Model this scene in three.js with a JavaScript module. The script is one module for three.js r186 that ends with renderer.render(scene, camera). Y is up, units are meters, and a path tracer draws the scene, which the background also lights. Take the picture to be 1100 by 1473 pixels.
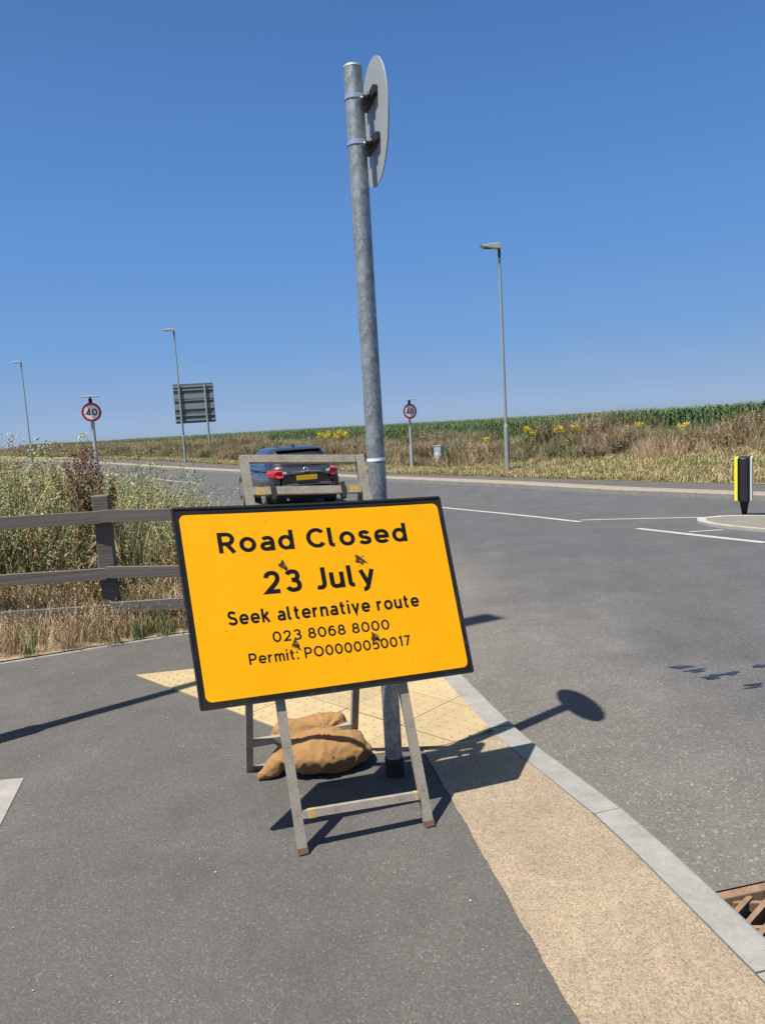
import * as THREE from 'three';
import { mergeGeometries, mergeVertices } from 'three/addons/utils/BufferGeometryUtils.js';
import { ImprovedNoise } from 'three/addons/math/ImprovedNoise.js';
import { MarchingCubes } from 'three/addons/objects/MarchingCubes.js';

// ------------------------------------------------------------------ camera, sky, sun, exposure
const scene = new THREE.Scene();
const CF = 1080, CH = 1.57, CP = THREE.MathUtils.degToRad(6.9), CR = THREE.MathUtils.degToRad(3.4);
const camera = new THREE.PerspectiveCamera(2 * THREE.MathUtils.radToDeg(Math.atan(736.5 / CF)), 1100 / 1473, 0.05, 4000);
camera.position.set(0, CH, 0);
camera.rotation.order = 'YXZ';
camera.rotation.set(-CP, 0, -CR);
scene.add(camera);

const renderer = new THREE.WebGLRenderer({ antialias: true });
renderer.setSize(764, 1024);
renderer.toneMapping = THREE.LinearToneMapping;
renderer.toneMappingExposure = 1.9;
renderer.shadowMap.enabled = true;

const SUNAZ = [0.79, -0.613], SUNEL = THREE.MathUtils.degToRad(66.6);   // the way shadows fall on the ground
const SUN = [-SUNAZ[0] * Math.cos(SUNEL), Math.sin(SUNEL), -SUNAZ[1] * Math.cos(SUNEL)];
{ // clear summer sky: pale at the horizon, deep blue higher up
  const W = 512, Hh = 256, data = new Float32Array(W * Hh * 4);
  const stops = [[-90, .30, .36, .44], [-2, .355, .475, .66], [0, .335, .465, .665], [2.5, .262, .41, .66], [6, .178, .36, .68], [12, .127, .302, .655], [19, .092, .24, .57], [27, .064, .181, .465], [45, .062, .158, .375], [90, .06, .145, .33]];
  for (let j = 0; j < Hh; j++) {
    const el = ((j + .5) / Hh - .5) * 180;
    let k = 0; while (k < stops.length - 2 && el > stops[k + 1][0]) k++;
    const a = stops[k], b = stops[k + 1], t = THREE.MathUtils.smoothstep(el, a[0], b[0]) * .35 + .65 * THREE.MathUtils.clamp((el - a[0]) / (b[0] - a[0]), 0, 1);
    for (let i = 0; i < W; i++) { const q = (j * W + i) * 4; const th = (i / W) * 2 * Math.PI, E = el * Math.PI / 180, dx = -Math.cos(E) * Math.cos(th), dz = -Math.cos(E) * Math.sin(th);   // the haze glows round the sun
      const ca = dx * SUN[0] + Math.sin(E) * SUN[1] + dz * SUN[2], glow = 1.9 * Math.exp(-Math.acos(Math.min(1, ca)) / .26);
      for (let c = 0; c < 3; c++) data[q + c] = (a[c + 1] + (b[c + 1] - a[c + 1]) * t + glow * [1, .97, .92][c]) / 1.9; data[q + 3] = 1; }
  }
  const t = new THREE.DataTexture(data, W, Hh, THREE.RGBAFormat, THREE.FloatType);
  t.mapping = THREE.EquirectangularReflectionMapping; t.magFilter = THREE.LinearFilter; t.minFilter = THREE.LinearFilter; t.needsUpdate = true;
  scene.background = t; scene.environment = t;
}
const sun = new THREE.DirectionalLight(new THREE.Color(1, .95, .86), 4.8);
sun.position.set(-SUNAZ[0] * Math.cos(SUNEL) * 60, Math.sin(SUNEL) * 60, -SUNAZ[1] * Math.cos(SUNEL) * 60 - 10);
sun.target.position.set(0, 0, -10);
sun.castShadow = true; sun.shadow.mapSize.set(4096, 4096); sun.shadow.radius = 1;
Object.assign(sun.shadow.camera, { left: -40, right: 40, top: 40, bottom: -40, near: 1, far: 160 });
scene.add(sun, sun.target);

// ------------------------------------------------------------------ helpers
function rng(seed) { let a = seed >>> 0; return () => { a = (a + 0x6D2B79F5) | 0; let t = Math.imul(a ^ (a >>> 15), 1 | a); t = (t + Math.imul(t ^ (t >>> 7), 61 | t)) ^ t; return ((t ^ (t >>> 14)) >>> 0) / 4294967296; }; }
const noise = new ImprovedNoise();
const N3 = (x, y, z) => noise.noise(x, y, z);
const ss = (a, b, x) => { const t = Math.min(1, Math.max(0, (x - a) / (b - a))); return t * t * (3 - 2 * t); };
const lerp = (a, b, t) => a + (b - a) * t;
const V = (x, y, z) => new THREE.Vector3(x, y, z);
function table(tb, x) { if (x <= tb[0][0]) return tb[0][1]; for (let i = 1; i < tb.length; i++) if (x <= tb[i][0]) { const t = (x - tb[i - 1][0]) / (tb[i][0] - tb[i - 1][0]); return lerp(tb[i - 1][1], tb[i][1], t * t * (3 - 2 * t) * .5 + t * .5); } return tb[tb.length - 1][1]; }

// the land falls gently towards the main road, and comes up again far to the left
const yb = (x, z) => -0.4 * ss(4, 19, -z) * (1 - .55 * ss(28, 56, -z));
const roadOff = (x, z) => -0.1 + .07 * Math.exp(-((x - .6) ** 2 + (z + 3.9) ** 2) / 4.5);
const yr = (x, z) => yb(x, z) + roadOff(x, z);
function rayOf(u, v) {
  const x = (u - 550) / CF, y = -(v - 736.5) / CF;
  const X = x * Math.cos(CR) + y * Math.sin(CR), Y = -x * Math.sin(CR) + y * Math.cos(CR);
  return V(X, Y * Math.cos(CP) - Math.sin(CP), -Y * Math.sin(CP) - Math.cos(CP));
}
function pix(u, v, hf = yb) {      // a photo pixel to the point of the ground it shows
  const d = rayOf(u, v); let a = .5, b = .5;
  for (b = .5; b < 300; b += .05) { if (CH + d.y * b < hf(d.x * b, d.z * b)) break; a = b; }
  for (let i = 0; i < 30; i++) { const m = (a + b) / 2; if (CH + d.y * m < hf(d.x * m, d.z * m)) b = m; else a = m; }
  return V(d.x * a, hf(d.x * a, d.z * a), d.z * a);
}
// main road frame: s along it (towards the right, nearer), o across it (away from the camera)
const D = [.5655, .8248], NN = [.8248, -.5655];
const so = (s, o) => [s * D[0] + o * NN[0], s * D[1] + o * NN[1]];
const sOf = (x, z) => x * D[0] + z * D[1], oOf = (x, z) => x * NN[0] + z * NN[1];
const farKerb = (s) => table([[-90, 12.5], [-60, 13.5], [-43, 13.8], [-28, 14.5], [-16, 14.9], [-10, 14.65], [-5, 13.95], [5, 12.4], [25, 10]], s);
const farBack = (s) => table([[-90, 15], [-60, 16.2], [-42, 16.4], [-22, 16.2], [-9, 16.8], [0, 16.0], [8, 14.8], [25, 12.5]], s);

const names = {};
function numbered(n) { if (!(n in names)) { names[n] = 0; return n; } names[n]++; return n + '_' + String(names[n]).padStart(3, '0'); }
function fin(o) { o.castShadow = true; o.receiveShadow = true; return o; }
function tag(o, label, category, group) { o.userData.label = label; o.userData.category = category; if (group) o.userData.group = group; return o; }
function thing(name, label, category, p = V(0, 0, 0), group) { const g = new THREE.Group(); g.name = numbered(name); g.position.copy(p); scene.add(g); return tag(g, label, category, group); }
function structure(name, geo, mat) { const m = fin(new THREE.Mesh(geo, mat)); m.name = numbered(name); m.userData.kind = 'structure'; scene.add(m); return m; }
// part(): geometry given in the thing's own frame; partW(): geometry given in world metres
function part(parent, name, geo, mat) { const m = fin(new THREE.Mesh(geo, mat)); m.name = name; parent.add(m); return m; }
function partW(root, parent, name, geo, mat) { geo.translate(-root.position.x, -root.position.y, -root.position.z); return part(parent, name, geo, mat); }
function flat(g) { const r = g.index ? g.toNonIndexed() : g; for (const k of Object.keys(r.attributes)) if (!['position', 'normal', 'uv'].includes(k)) r.deleteAttribute(k); return r; }
const merge = (l) => mergeGeometries(l.map(flat));
function bxg(w, h, d, x = 0, y = 0, z = 0, c = 0) { // box, edges chamfered by c
  if (!c) return new THREE.BoxGeometry(w, h, d).translate(x, y, z);
  const s = new THREE.Shape(); const a = w / 2 - c, b = h / 2 - c;
  s.moveTo(-a, -b); s.lineTo(a, -b); s.lineTo(a, b); s.lineTo(-a, b); s.closePath();
  return new THREE.ExtrudeGeometry(s, { depth: d - 2 * c, bevelEnabled: true, bevelThickness: c, bevelSize: c, bevelSegments: 2 }).translate(x, y, z - d / 2 + c);
}
function between(g, a, b, up) { // g runs along +z from 0 to 1 length unit (already scaled); move onto a->b
  const z = b.clone().sub(a).normalize(), x = (up || V(0, 1, 0)).clone().cross(z).normalize(), y = z.clone().cross(x);
  const m = new THREE.Matrix4().makeBasis(x, y, z).setPosition(a); return g.applyMatrix4(m);
}
const bar = (a, b, w, h, up, c = .003) => { const L = a.distanceTo(b); return between(bxg(w, h, L, 0, 0, L / 2, c), a, b, up); };
const rod = (a, b, r0, r1 = r0, seg = 20) => { const L = a.distanceTo(b); return between(new THREE.CylinderGeometry(r1, r0, L, seg, 1).rotateX(Math.PI / 2).translate(0, 0, L / 2), a, b, Math.abs(b.clone().sub(a).normalize().y) > .99 ? V(1, 0, 0) : V(0, 1, 0)); };

// polygon sheets that follow the land
function clipHalf(P, a, b, c) { const R = []; for (let i = 0; i < P.length; i++) { const p = P[i], q = P[(i + 1) % P.length], f = a * p[0] + b * p[1] - c, g = a * q[0] + b * q[1] - c; if (f <= 0) R.push(p); if ((f < 0 && g > 0) || (f > 0 && g < 0)) { const t = f / (f - g); R.push([p[0] + (q[0] - p[0]) * t, p[1] + (q[1] - p[1]) * t]); } } return R; }
const area = (P) => { let s = 0; for (let i = 0; i < P.length; i++) { const p = P[i], q = P[(i + 1) % P.length]; s += p[0] * q[1] - q[0] * p[1]; } return s / 2; };
function steps(a, b, c) { const r = []; const n = Math.max(1, Math.round((b - a) / c)); for (let i = 0; i <= n; i++) r.push(a + (b - a) * i / n); return r; }
function sheet(poly, xs, zs, hf, { hole, cf } = {}) {
  const pos = [], nor = [], uv = [], col = [];
  const emit = (P) => {
    if (P.length < 3 || Math.abs(area(P)) < 1e-7) return;
    const tri = THREE.ShapeUtils.triangulateShape(P.map((p) => new THREE.Vector2(p[0], p[1])), []);
    for (let [i, j, k] of tri) {
      const A = P[i], B = P[j], C = P[k];
      const s = (B[0] - A[0]) * (C[1] - A[1]) - (C[0] - A[0]) * (B[1] - A[1]);
      if (Math.abs(s) < 1e-9) continue;
      for (const q of (s < 0 ? [A, B, C] : [A, C, B])) {
        const e = .05, y = hf(q[0], q[1]); pos.push(q[0], y, q[1]);
        const n = V(-(hf(q[0] + e, q[1]) - y) / e, 1, -(hf(q[0], q[1] + e) - y) / e).normalize(); nor.push(n.x, n.y, n.z); uv.push(q[0], q[1]);
        if (cf) col.push(...cf(q[0], q[1]));
      }
    }
  };
  for (let i = 0; i < xs.length - 1; i++) {
    let Cx = clipHalf(clipHalf(poly, -1, 0, -xs[i]), 1, 0, xs[i + 1]); if (Cx.length < 3) continue;
    for (let j = 0; j < zs.length - 1; j++) {
      let C = clipHalf(clipHalf(Cx, 0, -1, -zs[j]), 0, 1, zs[j + 1]); if (C.length < 3) continue;
      if (!hole) { emit(C); continue; }
      let inside = C; const sg = Math.sign(area(hole));
      for (let e = 0; e < hole.length && inside.length > 2; e++) {
        const p = hole[e], q = hole[(e + 1) % hole.length], a = (q[1] - p[1]) * sg, b = -(q[0] - p[0]) * sg, c = a * p[0] + b * p[1];
        emit(clipHalf(inside, -a, -b, -c)); inside = clipHalf(inside, a, b, c);
      }
    }
  }
  const g = new THREE.BufferGeometry();
  g.setAttribute('position', new THREE.Float32BufferAttribute(pos, 3)); g.setAttribute('normal', new THREE.Float32BufferAttribute(nor, 3)); g.setAttribute('uv', new THREE.Float32BufferAttribute(uv, 2));
  if (cf) g.setAttribute('color', new THREE.Float32BufferAttribute(col, 3));
  return g;
}
const bounds = (P) => [Math.min(...P.map((p) => p[0])), Math.max(...P.map((p) => p[0])), Math.min(...P.map((p) => p[1])), Math.max(...P.map((p) => p[1]))];
function patch(poly, cell, hf, opt) { const [a, b, c, d] = bounds(poly); return sheet(poly, steps(a - .01, b + .01, cell), steps(c - .01, d + .01, cell), hf, opt); }
function inPoly(P, x, z) { let r = false; for (let i = 0, j = P.length - 1; i < P.length; j = i++) if ((P[i][1] > z) !== (P[j][1] > z) && x < (P[j][0] - P[i][0]) * (z - P[i][1]) / (P[j][1] - P[i][1]) + P[i][0]) r = !r; return r; }
function distLine(L, x, z) { let m = 1e9; for (let i = 0; i < L.length - 1; i++) { const [ax, az] = L[i], [bx, bz] = L[i + 1], dx = bx - ax, dz = bz - az, t = Math.max(0, Math.min(1, ((x - ax) * dx + (z - az) * dz) / (dx * dx + dz * dz))); m = Math.min(m, Math.hypot(x - ax - dx * t, z - az - dz * t)); } return m; }
function smoothLine(P, step) { const c = new THREE.CatmullRomCurve3(P.map((p) => V(p[0], 0, p[1])), false, 'centripetal'); const n = Math.max(2, Math.round(c.getLength() / step)); return c.getSpacedPoints(n).map((p) => [p.x, p.z]); }
function offsetLine(L, d) { return L.map((p, i) => { const a = L[Math.max(0, i - 1)], b = L[Math.min(L.length - 1, i + 1)], dx = b[0] - a[0], dz = b[1] - a[1], l = Math.hypot(dx, dz); return [p[0] + dz / l * d, p[1] - dx / l * d]; }); }

// ------------------------------------------------------------------ textures and materials
const lin2s = (v) => Math.round(255 * Math.pow(Math.min(1, Math.max(0, v)), 1 / 2.2));
function dataTex(n, fn, srgb, repeat) {
  const d = new Uint8Array(n * n * 4);
  for (let j = 0; j < n; j++) for (let i = 0; i < n; i++) { const c = fn(i, j), q = (j * n + i) * 4; if (srgb) { d[q] = lin2s(c[0]); d[q + 1] = lin2s(c[1]); d[q + 2] = lin2s(c[2]); } else d[q] = d[q + 1] = d[q + 2] = Math.round(255 * Math.min(1, Math.max(0, c))); d[q + 3] = 255; }
  const t = new THREE.DataTexture(d, n, n); t.wrapS = t.wrapT = THREE.RepeatWrapping; t.magFilter = THREE.LinearFilter; t.minFilter = THREE.LinearMipmapLinearFilter; t.generateMipmaps = true; t.anisotropy = 8;
  if (srgb) t.colorSpace = THREE.SRGBColorSpace; t.repeat.set(repeat, repeat); t.needsUpdate = true; return t;
}
function tileNoise(n, cells, seed) { // smooth noise that tiles: returns (i,j) -> 0..1
  const r = rng(seed), g = new Float32Array(cells * cells).map(() => r());
  return (i, j) => { const x = i / n * cells, y = j / n * cells, a = Math.floor(x), b = Math.floor(y), u = ss(0, 1, x - a), v = ss(0, 1, y - b), G = (p, q) => g[((q % cells + cells) % cells) * cells + (p % cells + cells) % cells]; return lerp(lerp(G(a, b), G(a + 1, b), u), lerp(G(a, b + 1), G(a + 1, b + 1), u), v); };
}
function stones(n, cells, seed) { // aggregate: nearest stone's own value and height
  const r = rng(seed), P = []; for (let k = 0; k < cells * cells; k++) P.push([r(), r(), r(), .35 + .65 * r()]);
  return (i, j) => { const x = i / n * cells, y = j / n * cells, a = Math.floor(x), b = Math.floor(y); let best = 9, bv = 0, bh = 0; for (let q = -1; q < 2; q++) for (let p = -1; p < 2; p++) { const c = P[((b + q + cells) % cells) * cells + (a + p + cells) % cells]; const d = Math.hypot(a + p + c[0] - x, b + q + c[1] - y) / c[3]; if (d < best) { best = d; bv = c[2]; bh = 1 - Math.min(1, d); } } return [bv, bh]; };
}
function asphalt(n, metres, cells, seed, base, bitumen, pale, bump) {
  const st = stones(n, cells, seed), m1 = tileNoise(n, 7, seed + 1), m2 = tileNoise(n, 23, seed + 2), m3 = tileNoise(n, 200, seed + 3), H = new Float32Array(n * n), r = rng(seed + 9);
  const map = dataTex(n, (i, j) => {
    const [v, h] = st(i, j), k = h > .12 ? 1 : 0; H[j * n + i] = Math.min(1, h * 1.1) * .8 + m3(i, j) * .2;
    const tone = (k ? lerp(.78, 1.2, v) + (v > .93 ? pale * (v - .93) / .07 : 0) : bitumen) * (.86 + .16 * m1(i, j) + .12 * m2(i, j)) * (.93 + .14 * r());
    const w = (v * 7.3 % 1 - .5) * .08; return [base[0] * tone * (1 + w), base[1] * tone, base[2] * tone * (1 - w)];
  }, true, 1 / metres);
  const b = dataTex(n, (i, j) => H[j * n + i], false, 1 / metres);
  return new THREE.MeshStandardMaterial({ map, bumpMap: b, bumpScale: bump, roughness: .93, vertexColors: true });
}
const M = {};
M.footway = asphalt(1024, 1.6, 290, 11, [.0705, .066, .0585], .72, .7, .0014);
M.road = asphalt(1024, 2.2, 290, 29, [.0725, .0700, .0662], .70, .9, .0022);
{ // buff resin-bound gravel
  const n = 1024, metres = 1.1, st = stones(n, 240, 77), m1 = tileNoise(n, 9, 78), m2 = tileNoise(n, 31, 79), H = new Float32Array(n * n);
  const pal = [[.24, .185, .122], [.262, .203, .135], [.20, .153, .10], [.285, .227, .156], [.155, .12, .082], [.225, .165, .107], [.245, .193, .12]];
  const map = dataTex(n, (i, j) => { const [v, h] = st(i, j), c = pal[Math.floor(v * 6.99)], t = .84 + .18 * m1(i, j) + .14 * m2(i, j); H[j * n + i] = h; return [c[0] * t, c[1] * t, c[2] * t]; }, true, 1 / metres);
  M.buff = new THREE.MeshStandardMaterial({ map, bumpMap: dataTex(n, (i, j) => H[j * n + i], false, 1 / metres), bumpScale: .0022, roughness: .88, vertexColors: true });
}
function grainy(n, metres, base, amt, seed, rough = .9, bump = .0006, extra = {}) {
  const a = tileNoise(n, 5, seed), b = tileNoise(n, 17, seed + 1), c = tileNoise(n, 61, seed + 2), d = tileNoise(n, n / 2, seed + 3);
  const f = (i, j) => .3 * a(i, j) + .25 * b(i, j) + .2 * c(i, j) + .25 * d(i, j);
  const map = dataTex(n, (i, j) => { const t = 1 + (f(i, j) - .5) * 2 * amt; return [base[0] * t, base[1] * t, base[2] * t]; }, true, 1 / metres);
  return new THREE.MeshStandardMaterial({ map, bumpMap: dataTex(n, (i, j) => f(i, j), false, 1 / metres), bumpScale: bump, roughness: rough, ...extra });
}
M.kerb = grainy(256, .5, [.20, .192, .176], .34, 41, .9, .0008);
M.tactile = [0, 1, 2].map((k) => grainy(256, .4, [[.315, .24, .125], [.295, .226, .118], [.33, .253, .135]][k], .2, 51 + k, .9, .0008));
M.paint = grainy(256, .6, [.31, .29, .265], .34, 61, .85, .0012);
M.galv = (() => { // galvanised steel: spangle
  const n = 256, st = stones(n, 26, 91), b = tileNoise(n, 9, 92);
  const map = dataTex(n, (i, j) => { const [v] = st(i, j), t = .7 + .5 * v + .25 * (b(i, j) - .5); return [.27 * t, .295 * t, .315 * t]; }, true, 3);
  return new THREE.MeshStandardMaterial({ map, roughness: .5, metalness: .55 });
})();
M.column = grainy(128, .4, [.27, .31, .28], .15, 95, .6, .0003, { metalness: .25 });
M.lantern = grainy(64, .4, [.42, .44, .40], .12, 96, .5, .0002, { metalness: .2 });
M.palePost = grainy(64, .4, [.36, .385, .39], .12, 98, .6, .0002, { metalness: .2 });
M.blackPlastic = new THREE.MeshStandardMaterial({ color: new THREE.Color(.012, .012, .014), roughness: .5 });
M.blackRubber = new THREE.MeshStandardMaterial({ color: new THREE.Color(.018, .018, .018), roughness: .9 });
M.signBack = grainy(128, .5, [.33, .36, .37], .1, 97, .55, .0002, { metalness: .3 });
M.steel = new THREE.MeshStandardMaterial({ color: new THREE.Color(.5, .53, .58), roughness: .35, metalness: .8 });
M.frame = (() => { // dusty galvanised frame tube, remnants of yellow paint and rust
  const n = 256, a = tileNoise(n, 6, 101), b = tileNoise(n, 40, 102), c = tileNoise(n, 14, 103);
  const map = dataTex(n, (i, j) => { let t = .8 + .3 * b(i, j) + .15 * (a(i, j) - .5), r = [.29 * t, .255 * t, .205 * t]; if (c(i, j) > .86) r = [.24 * t, .18 * t, .13 * t]; return r; }, true, 4);
  return new THREE.MeshStandardMaterial({ map, roughness: .7, metalness: .15 });
})();
M.yellowPaint = grainy(64, .1, [.33, .24, .075], .5, 104, .7);
M.rust = grainy(64, .2, [.15, .085, .05], .5, 105, .95, .001);
M.cast = grainy(128, .2, [.18, .108, .064], .6, 106, .95, .0015);
M.pit = grainy(64, .3, [.16, .15, .125], .4, 107, 1, .002);
M.wood = (() => {
  const n = 256, g = rng(111), a = tileNoise(n, 5, 112), st = []; for (let i = 0; i < n; i++) st.push(g());
  const f = (i, j) => { const w = j + 5 * a(i, j); const k = Math.floor(w) % n, fr = w - Math.floor(w); return lerp(st[(k + n) % n], st[(k + 1 + n) % n], fr); }; 
  const map = dataTex(n, (i, j) => { const t = .62 + .55 * f(i, j) * (.6 + .4 * a(i, j)); return [.125 * t, .109 * t, .096 * t]; }, true, 2);
  return new THREE.MeshStandardMaterial({ map, bumpMap: dataTex(n, f, false, 2), bumpScale: .002, roughness: .95 });
})();
M.soil = grainy(512, 2.2, [.22, .165, .10], .5, 121, 1, .01, { vertexColors: true });
M.field = grainy(512, 6, [.14, .14, .05], .5, 125, 1, .02);
const plantMat = new THREE.MeshStandardMaterial({ color: 0xffffff, vertexColors: true, roughness: .8, side: THREE.DoubleSide });

// ------------------------------------------------------------------ ground, road, footways
const kerbOuter = smoothLine([[2.0, 3.4], [1.48, 0], [1.052, -2.04], [.885, -2.78], [.65, -3.48], [.452, -4.36], [.27, -5.3], [.08, -6.5], [-.06, -8.2], [-.42, -10], [-1.6, -12.8], [-3.5, -15.8], [-6.2, -20], [-17.5, -36.5], [-42, -70]], .3);
const kerbInner = offsetLine(kerbOuter, .13).map((p) => p);
if (kerbInner[5][0] > kerbOuter[5][0]) { const k2 = offsetLine(kerbOuter, -.13); for (let i = 0; i < k2.length; i++) kerbInner[i] = k2[i]; }
const iCorner = kerbInner.findIndex((p) => p[1] < -6.5);
const vA = [-12, -1.23], v0 = [-2.83, -5.29], v1 = [-1.61, -5.83], vB = kerbInner[iCorner];
const vergeEdge = smoothLine([vA, [-6, -3.89], v0, v1, [-.7, -6.18], vB], .25);

{ // the land to the horizon
  const q = [0, .5, 1, 2, 3.5, 6, 9, 13, 18, 24, 30, 40, 52, 66, 84, 110, 150, 220, 340, 600, 1200, 2200];
  const xs = [...q.slice(1).reverse().map((v) => -v), ...q];
  const poly = [[-2200, 2200], [2200, 2200], [2200, -2200], [-2200, -2200]];
  structure('ground', sheet(poly, xs, xs, (x, z) => yb(x, z) - .5 - .012 * Math.max(0, Math.hypot(x, z) - 62)), M.field);
}
const stain = (x, z, s, k) => { const v = N3(x * s, z * s, k) * .6 + N3(x * s * 2.7, z * s * 2.7, k + 5) * .4; return v; };
const footCol = (x, z) => { const t = 1 + .17 * stain(x, z, .9, 1) + .13 * stain(x, z, 4, 7); return [t, t, t]; };
// a gully in the road against the kerb
const gAl = V(.215, 0, .9766), gAc = V(.9766, 0, -.215);
const gP = pix(1017, 1285, yr), gO = V(gP.x, 0, gP.z).addScaledVector(gAc, -.10);
const gq = (a, c) => gO.clone().addScaledVector(gAl, a).addScaledVector(gAc, c);
const gullyRect = [gq(0, 0), gq(0, .46), gq(.47, .46), gq(.47, 0)].map((p) => [p.x, p.z]);
{
  const poly = [[-70, -75], [-70, 6], [16, 6], [30, 6], [30, -75]];
  const xs = [...steps(-70, -6, 2), ...steps(-6, -.5, .5).slice(1), ...steps(-.5, 5, .16).slice(1), ...steps(5, 30, .6).slice(1)];
  const zs = [...steps(-75, -24, 1.7), ...steps(-24, -7, .5).slice(1), ...steps(-7, -1, .16).slice(1), ...steps(-1, 6, .7).slice(1)];
  const kerbNear = kerbOuter.filter((p) => p[1] > -12);
  const col = (x, z) => { const t = 1.0 + .08 * N3(x * 1.9 + z * .35, z * .12, 44) + .08 * N3(x * 5.5 + z * .9, z * .35, 47) + .07 * stain(x, z, .7, 21) + .16 * stain(x, z, 3.1, 33), k = Math.hypot(x, z) < 14 ? distLine(kerbNear, x, z) + .9 * stain(x, z, .8, 3) + .5 * stain(x, z, 4.5, 13) : 9, b = ss(2.1, .5, k); /* pale grit lying in the channel */ return [t * lerp(.87, 1.36, b), t * lerp(.895, 1.29, b), t * lerp(.96, 1.19, b)]; };
  structure('road', sheet(poly, xs, zs, yr, { hole: gullyRect, cf: col }), M.road);
}
const footPoly = [...kerbInner.slice(0, iCorner + 1), ...vergeEdge.slice().reverse().slice(1), [-12, 3.4]];
structure('footway', sheet(footPoly, [...steps(-12.2, -4, 1), ...steps(-4, 2.2, .13).slice(1)], [...steps(-7, -1, .13), ...steps(-1, 3.5, .8).slice(1)], yb, { cf: footCol }), M.footway);

// kerb stones with a small arris on the road side
function kerbRun(name, outer, inner, stone, top, deep, mat) {
  const g = new THREE.Group(); g.name = numbered(name); g.userData.kind = 'structure'; scene.add(g);
  const n = Math.max(1, Math.round(stone / .3)); let k = 0; const rr = rng(5);
  for (let i = 0; i + 1 < outer.length; i += n, k++) {
    const j = Math.min(outer.length - 1, i + n), pos = [], L = [];
    const dz = (rr() - .5) * .006;
    for (let q = i; q <= j; q++) {
      let o = outer[q], m = inner[q];
      if (q === i || q === j) { const w = outer[q === i ? q + 1 : q - 1], l = Math.hypot(w[0] - o[0], w[1] - o[1]), t = .003 / l, w2 = inner[q === i ? q + 1 : q - 1]; o = [lerp(o[0], w[0], t), lerp(o[1], w[1], t)]; m = [lerp(m[0], w2[0], t), lerp(m[1], w2[1], t)]; }
      const y = yb(o[0], o[1]) + top + dz, at = (f, h) => [lerp(o[0], m[0], f), y + h, lerp(o[1], m[1], f)];
      L.push([at(0, -deep), at(0, -.018), at(.04, -.006), at(.13, 0), at(1, 0), at(1, -deep)]);
    }
    const quad = (a, b, c, d) => pos.push(...a, ...b, ...c, ...a, ...c, ...d);
    for (let q = 0; q < L.length - 1; q++) for (let e = 0; e < 5; e++) quad(L[q][e], L[q + 1][e], L[q + 1][e + 1], L[q][e + 1]);
    for (const E of [L[0], L[L.length - 1]]) for (let e = 1; e < 5; e++) pos.push(...E[0], ...E[e], ...E[e + 1]);
    const geo = new THREE.BufferGeometry(); geo.setAttribute('position', new THREE.Float32BufferAttribute(pos, 3)); geo.computeVertexNormals();
    const uv = []; for (let q = 0; q < pos.length; q += 3) uv.push(pos[q] + pos[q + 1] * .7, pos[q + 2] + pos[q + 1]); geo.setAttribute('uv', new THREE.Float32BufferAttribute(uv, 2));
    part(g, 'kerb_stone', geo, mat);
  }
  return g;
}
kerbRun('kerb', kerbOuter, kerbInner, .9, .002, .3, M.kerb);
kerbRun('path_edging', offsetLine(vergeEdge, -.028), offsetLine(vergeEdge, .028), .9, .008, .2, M.kerb);

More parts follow.
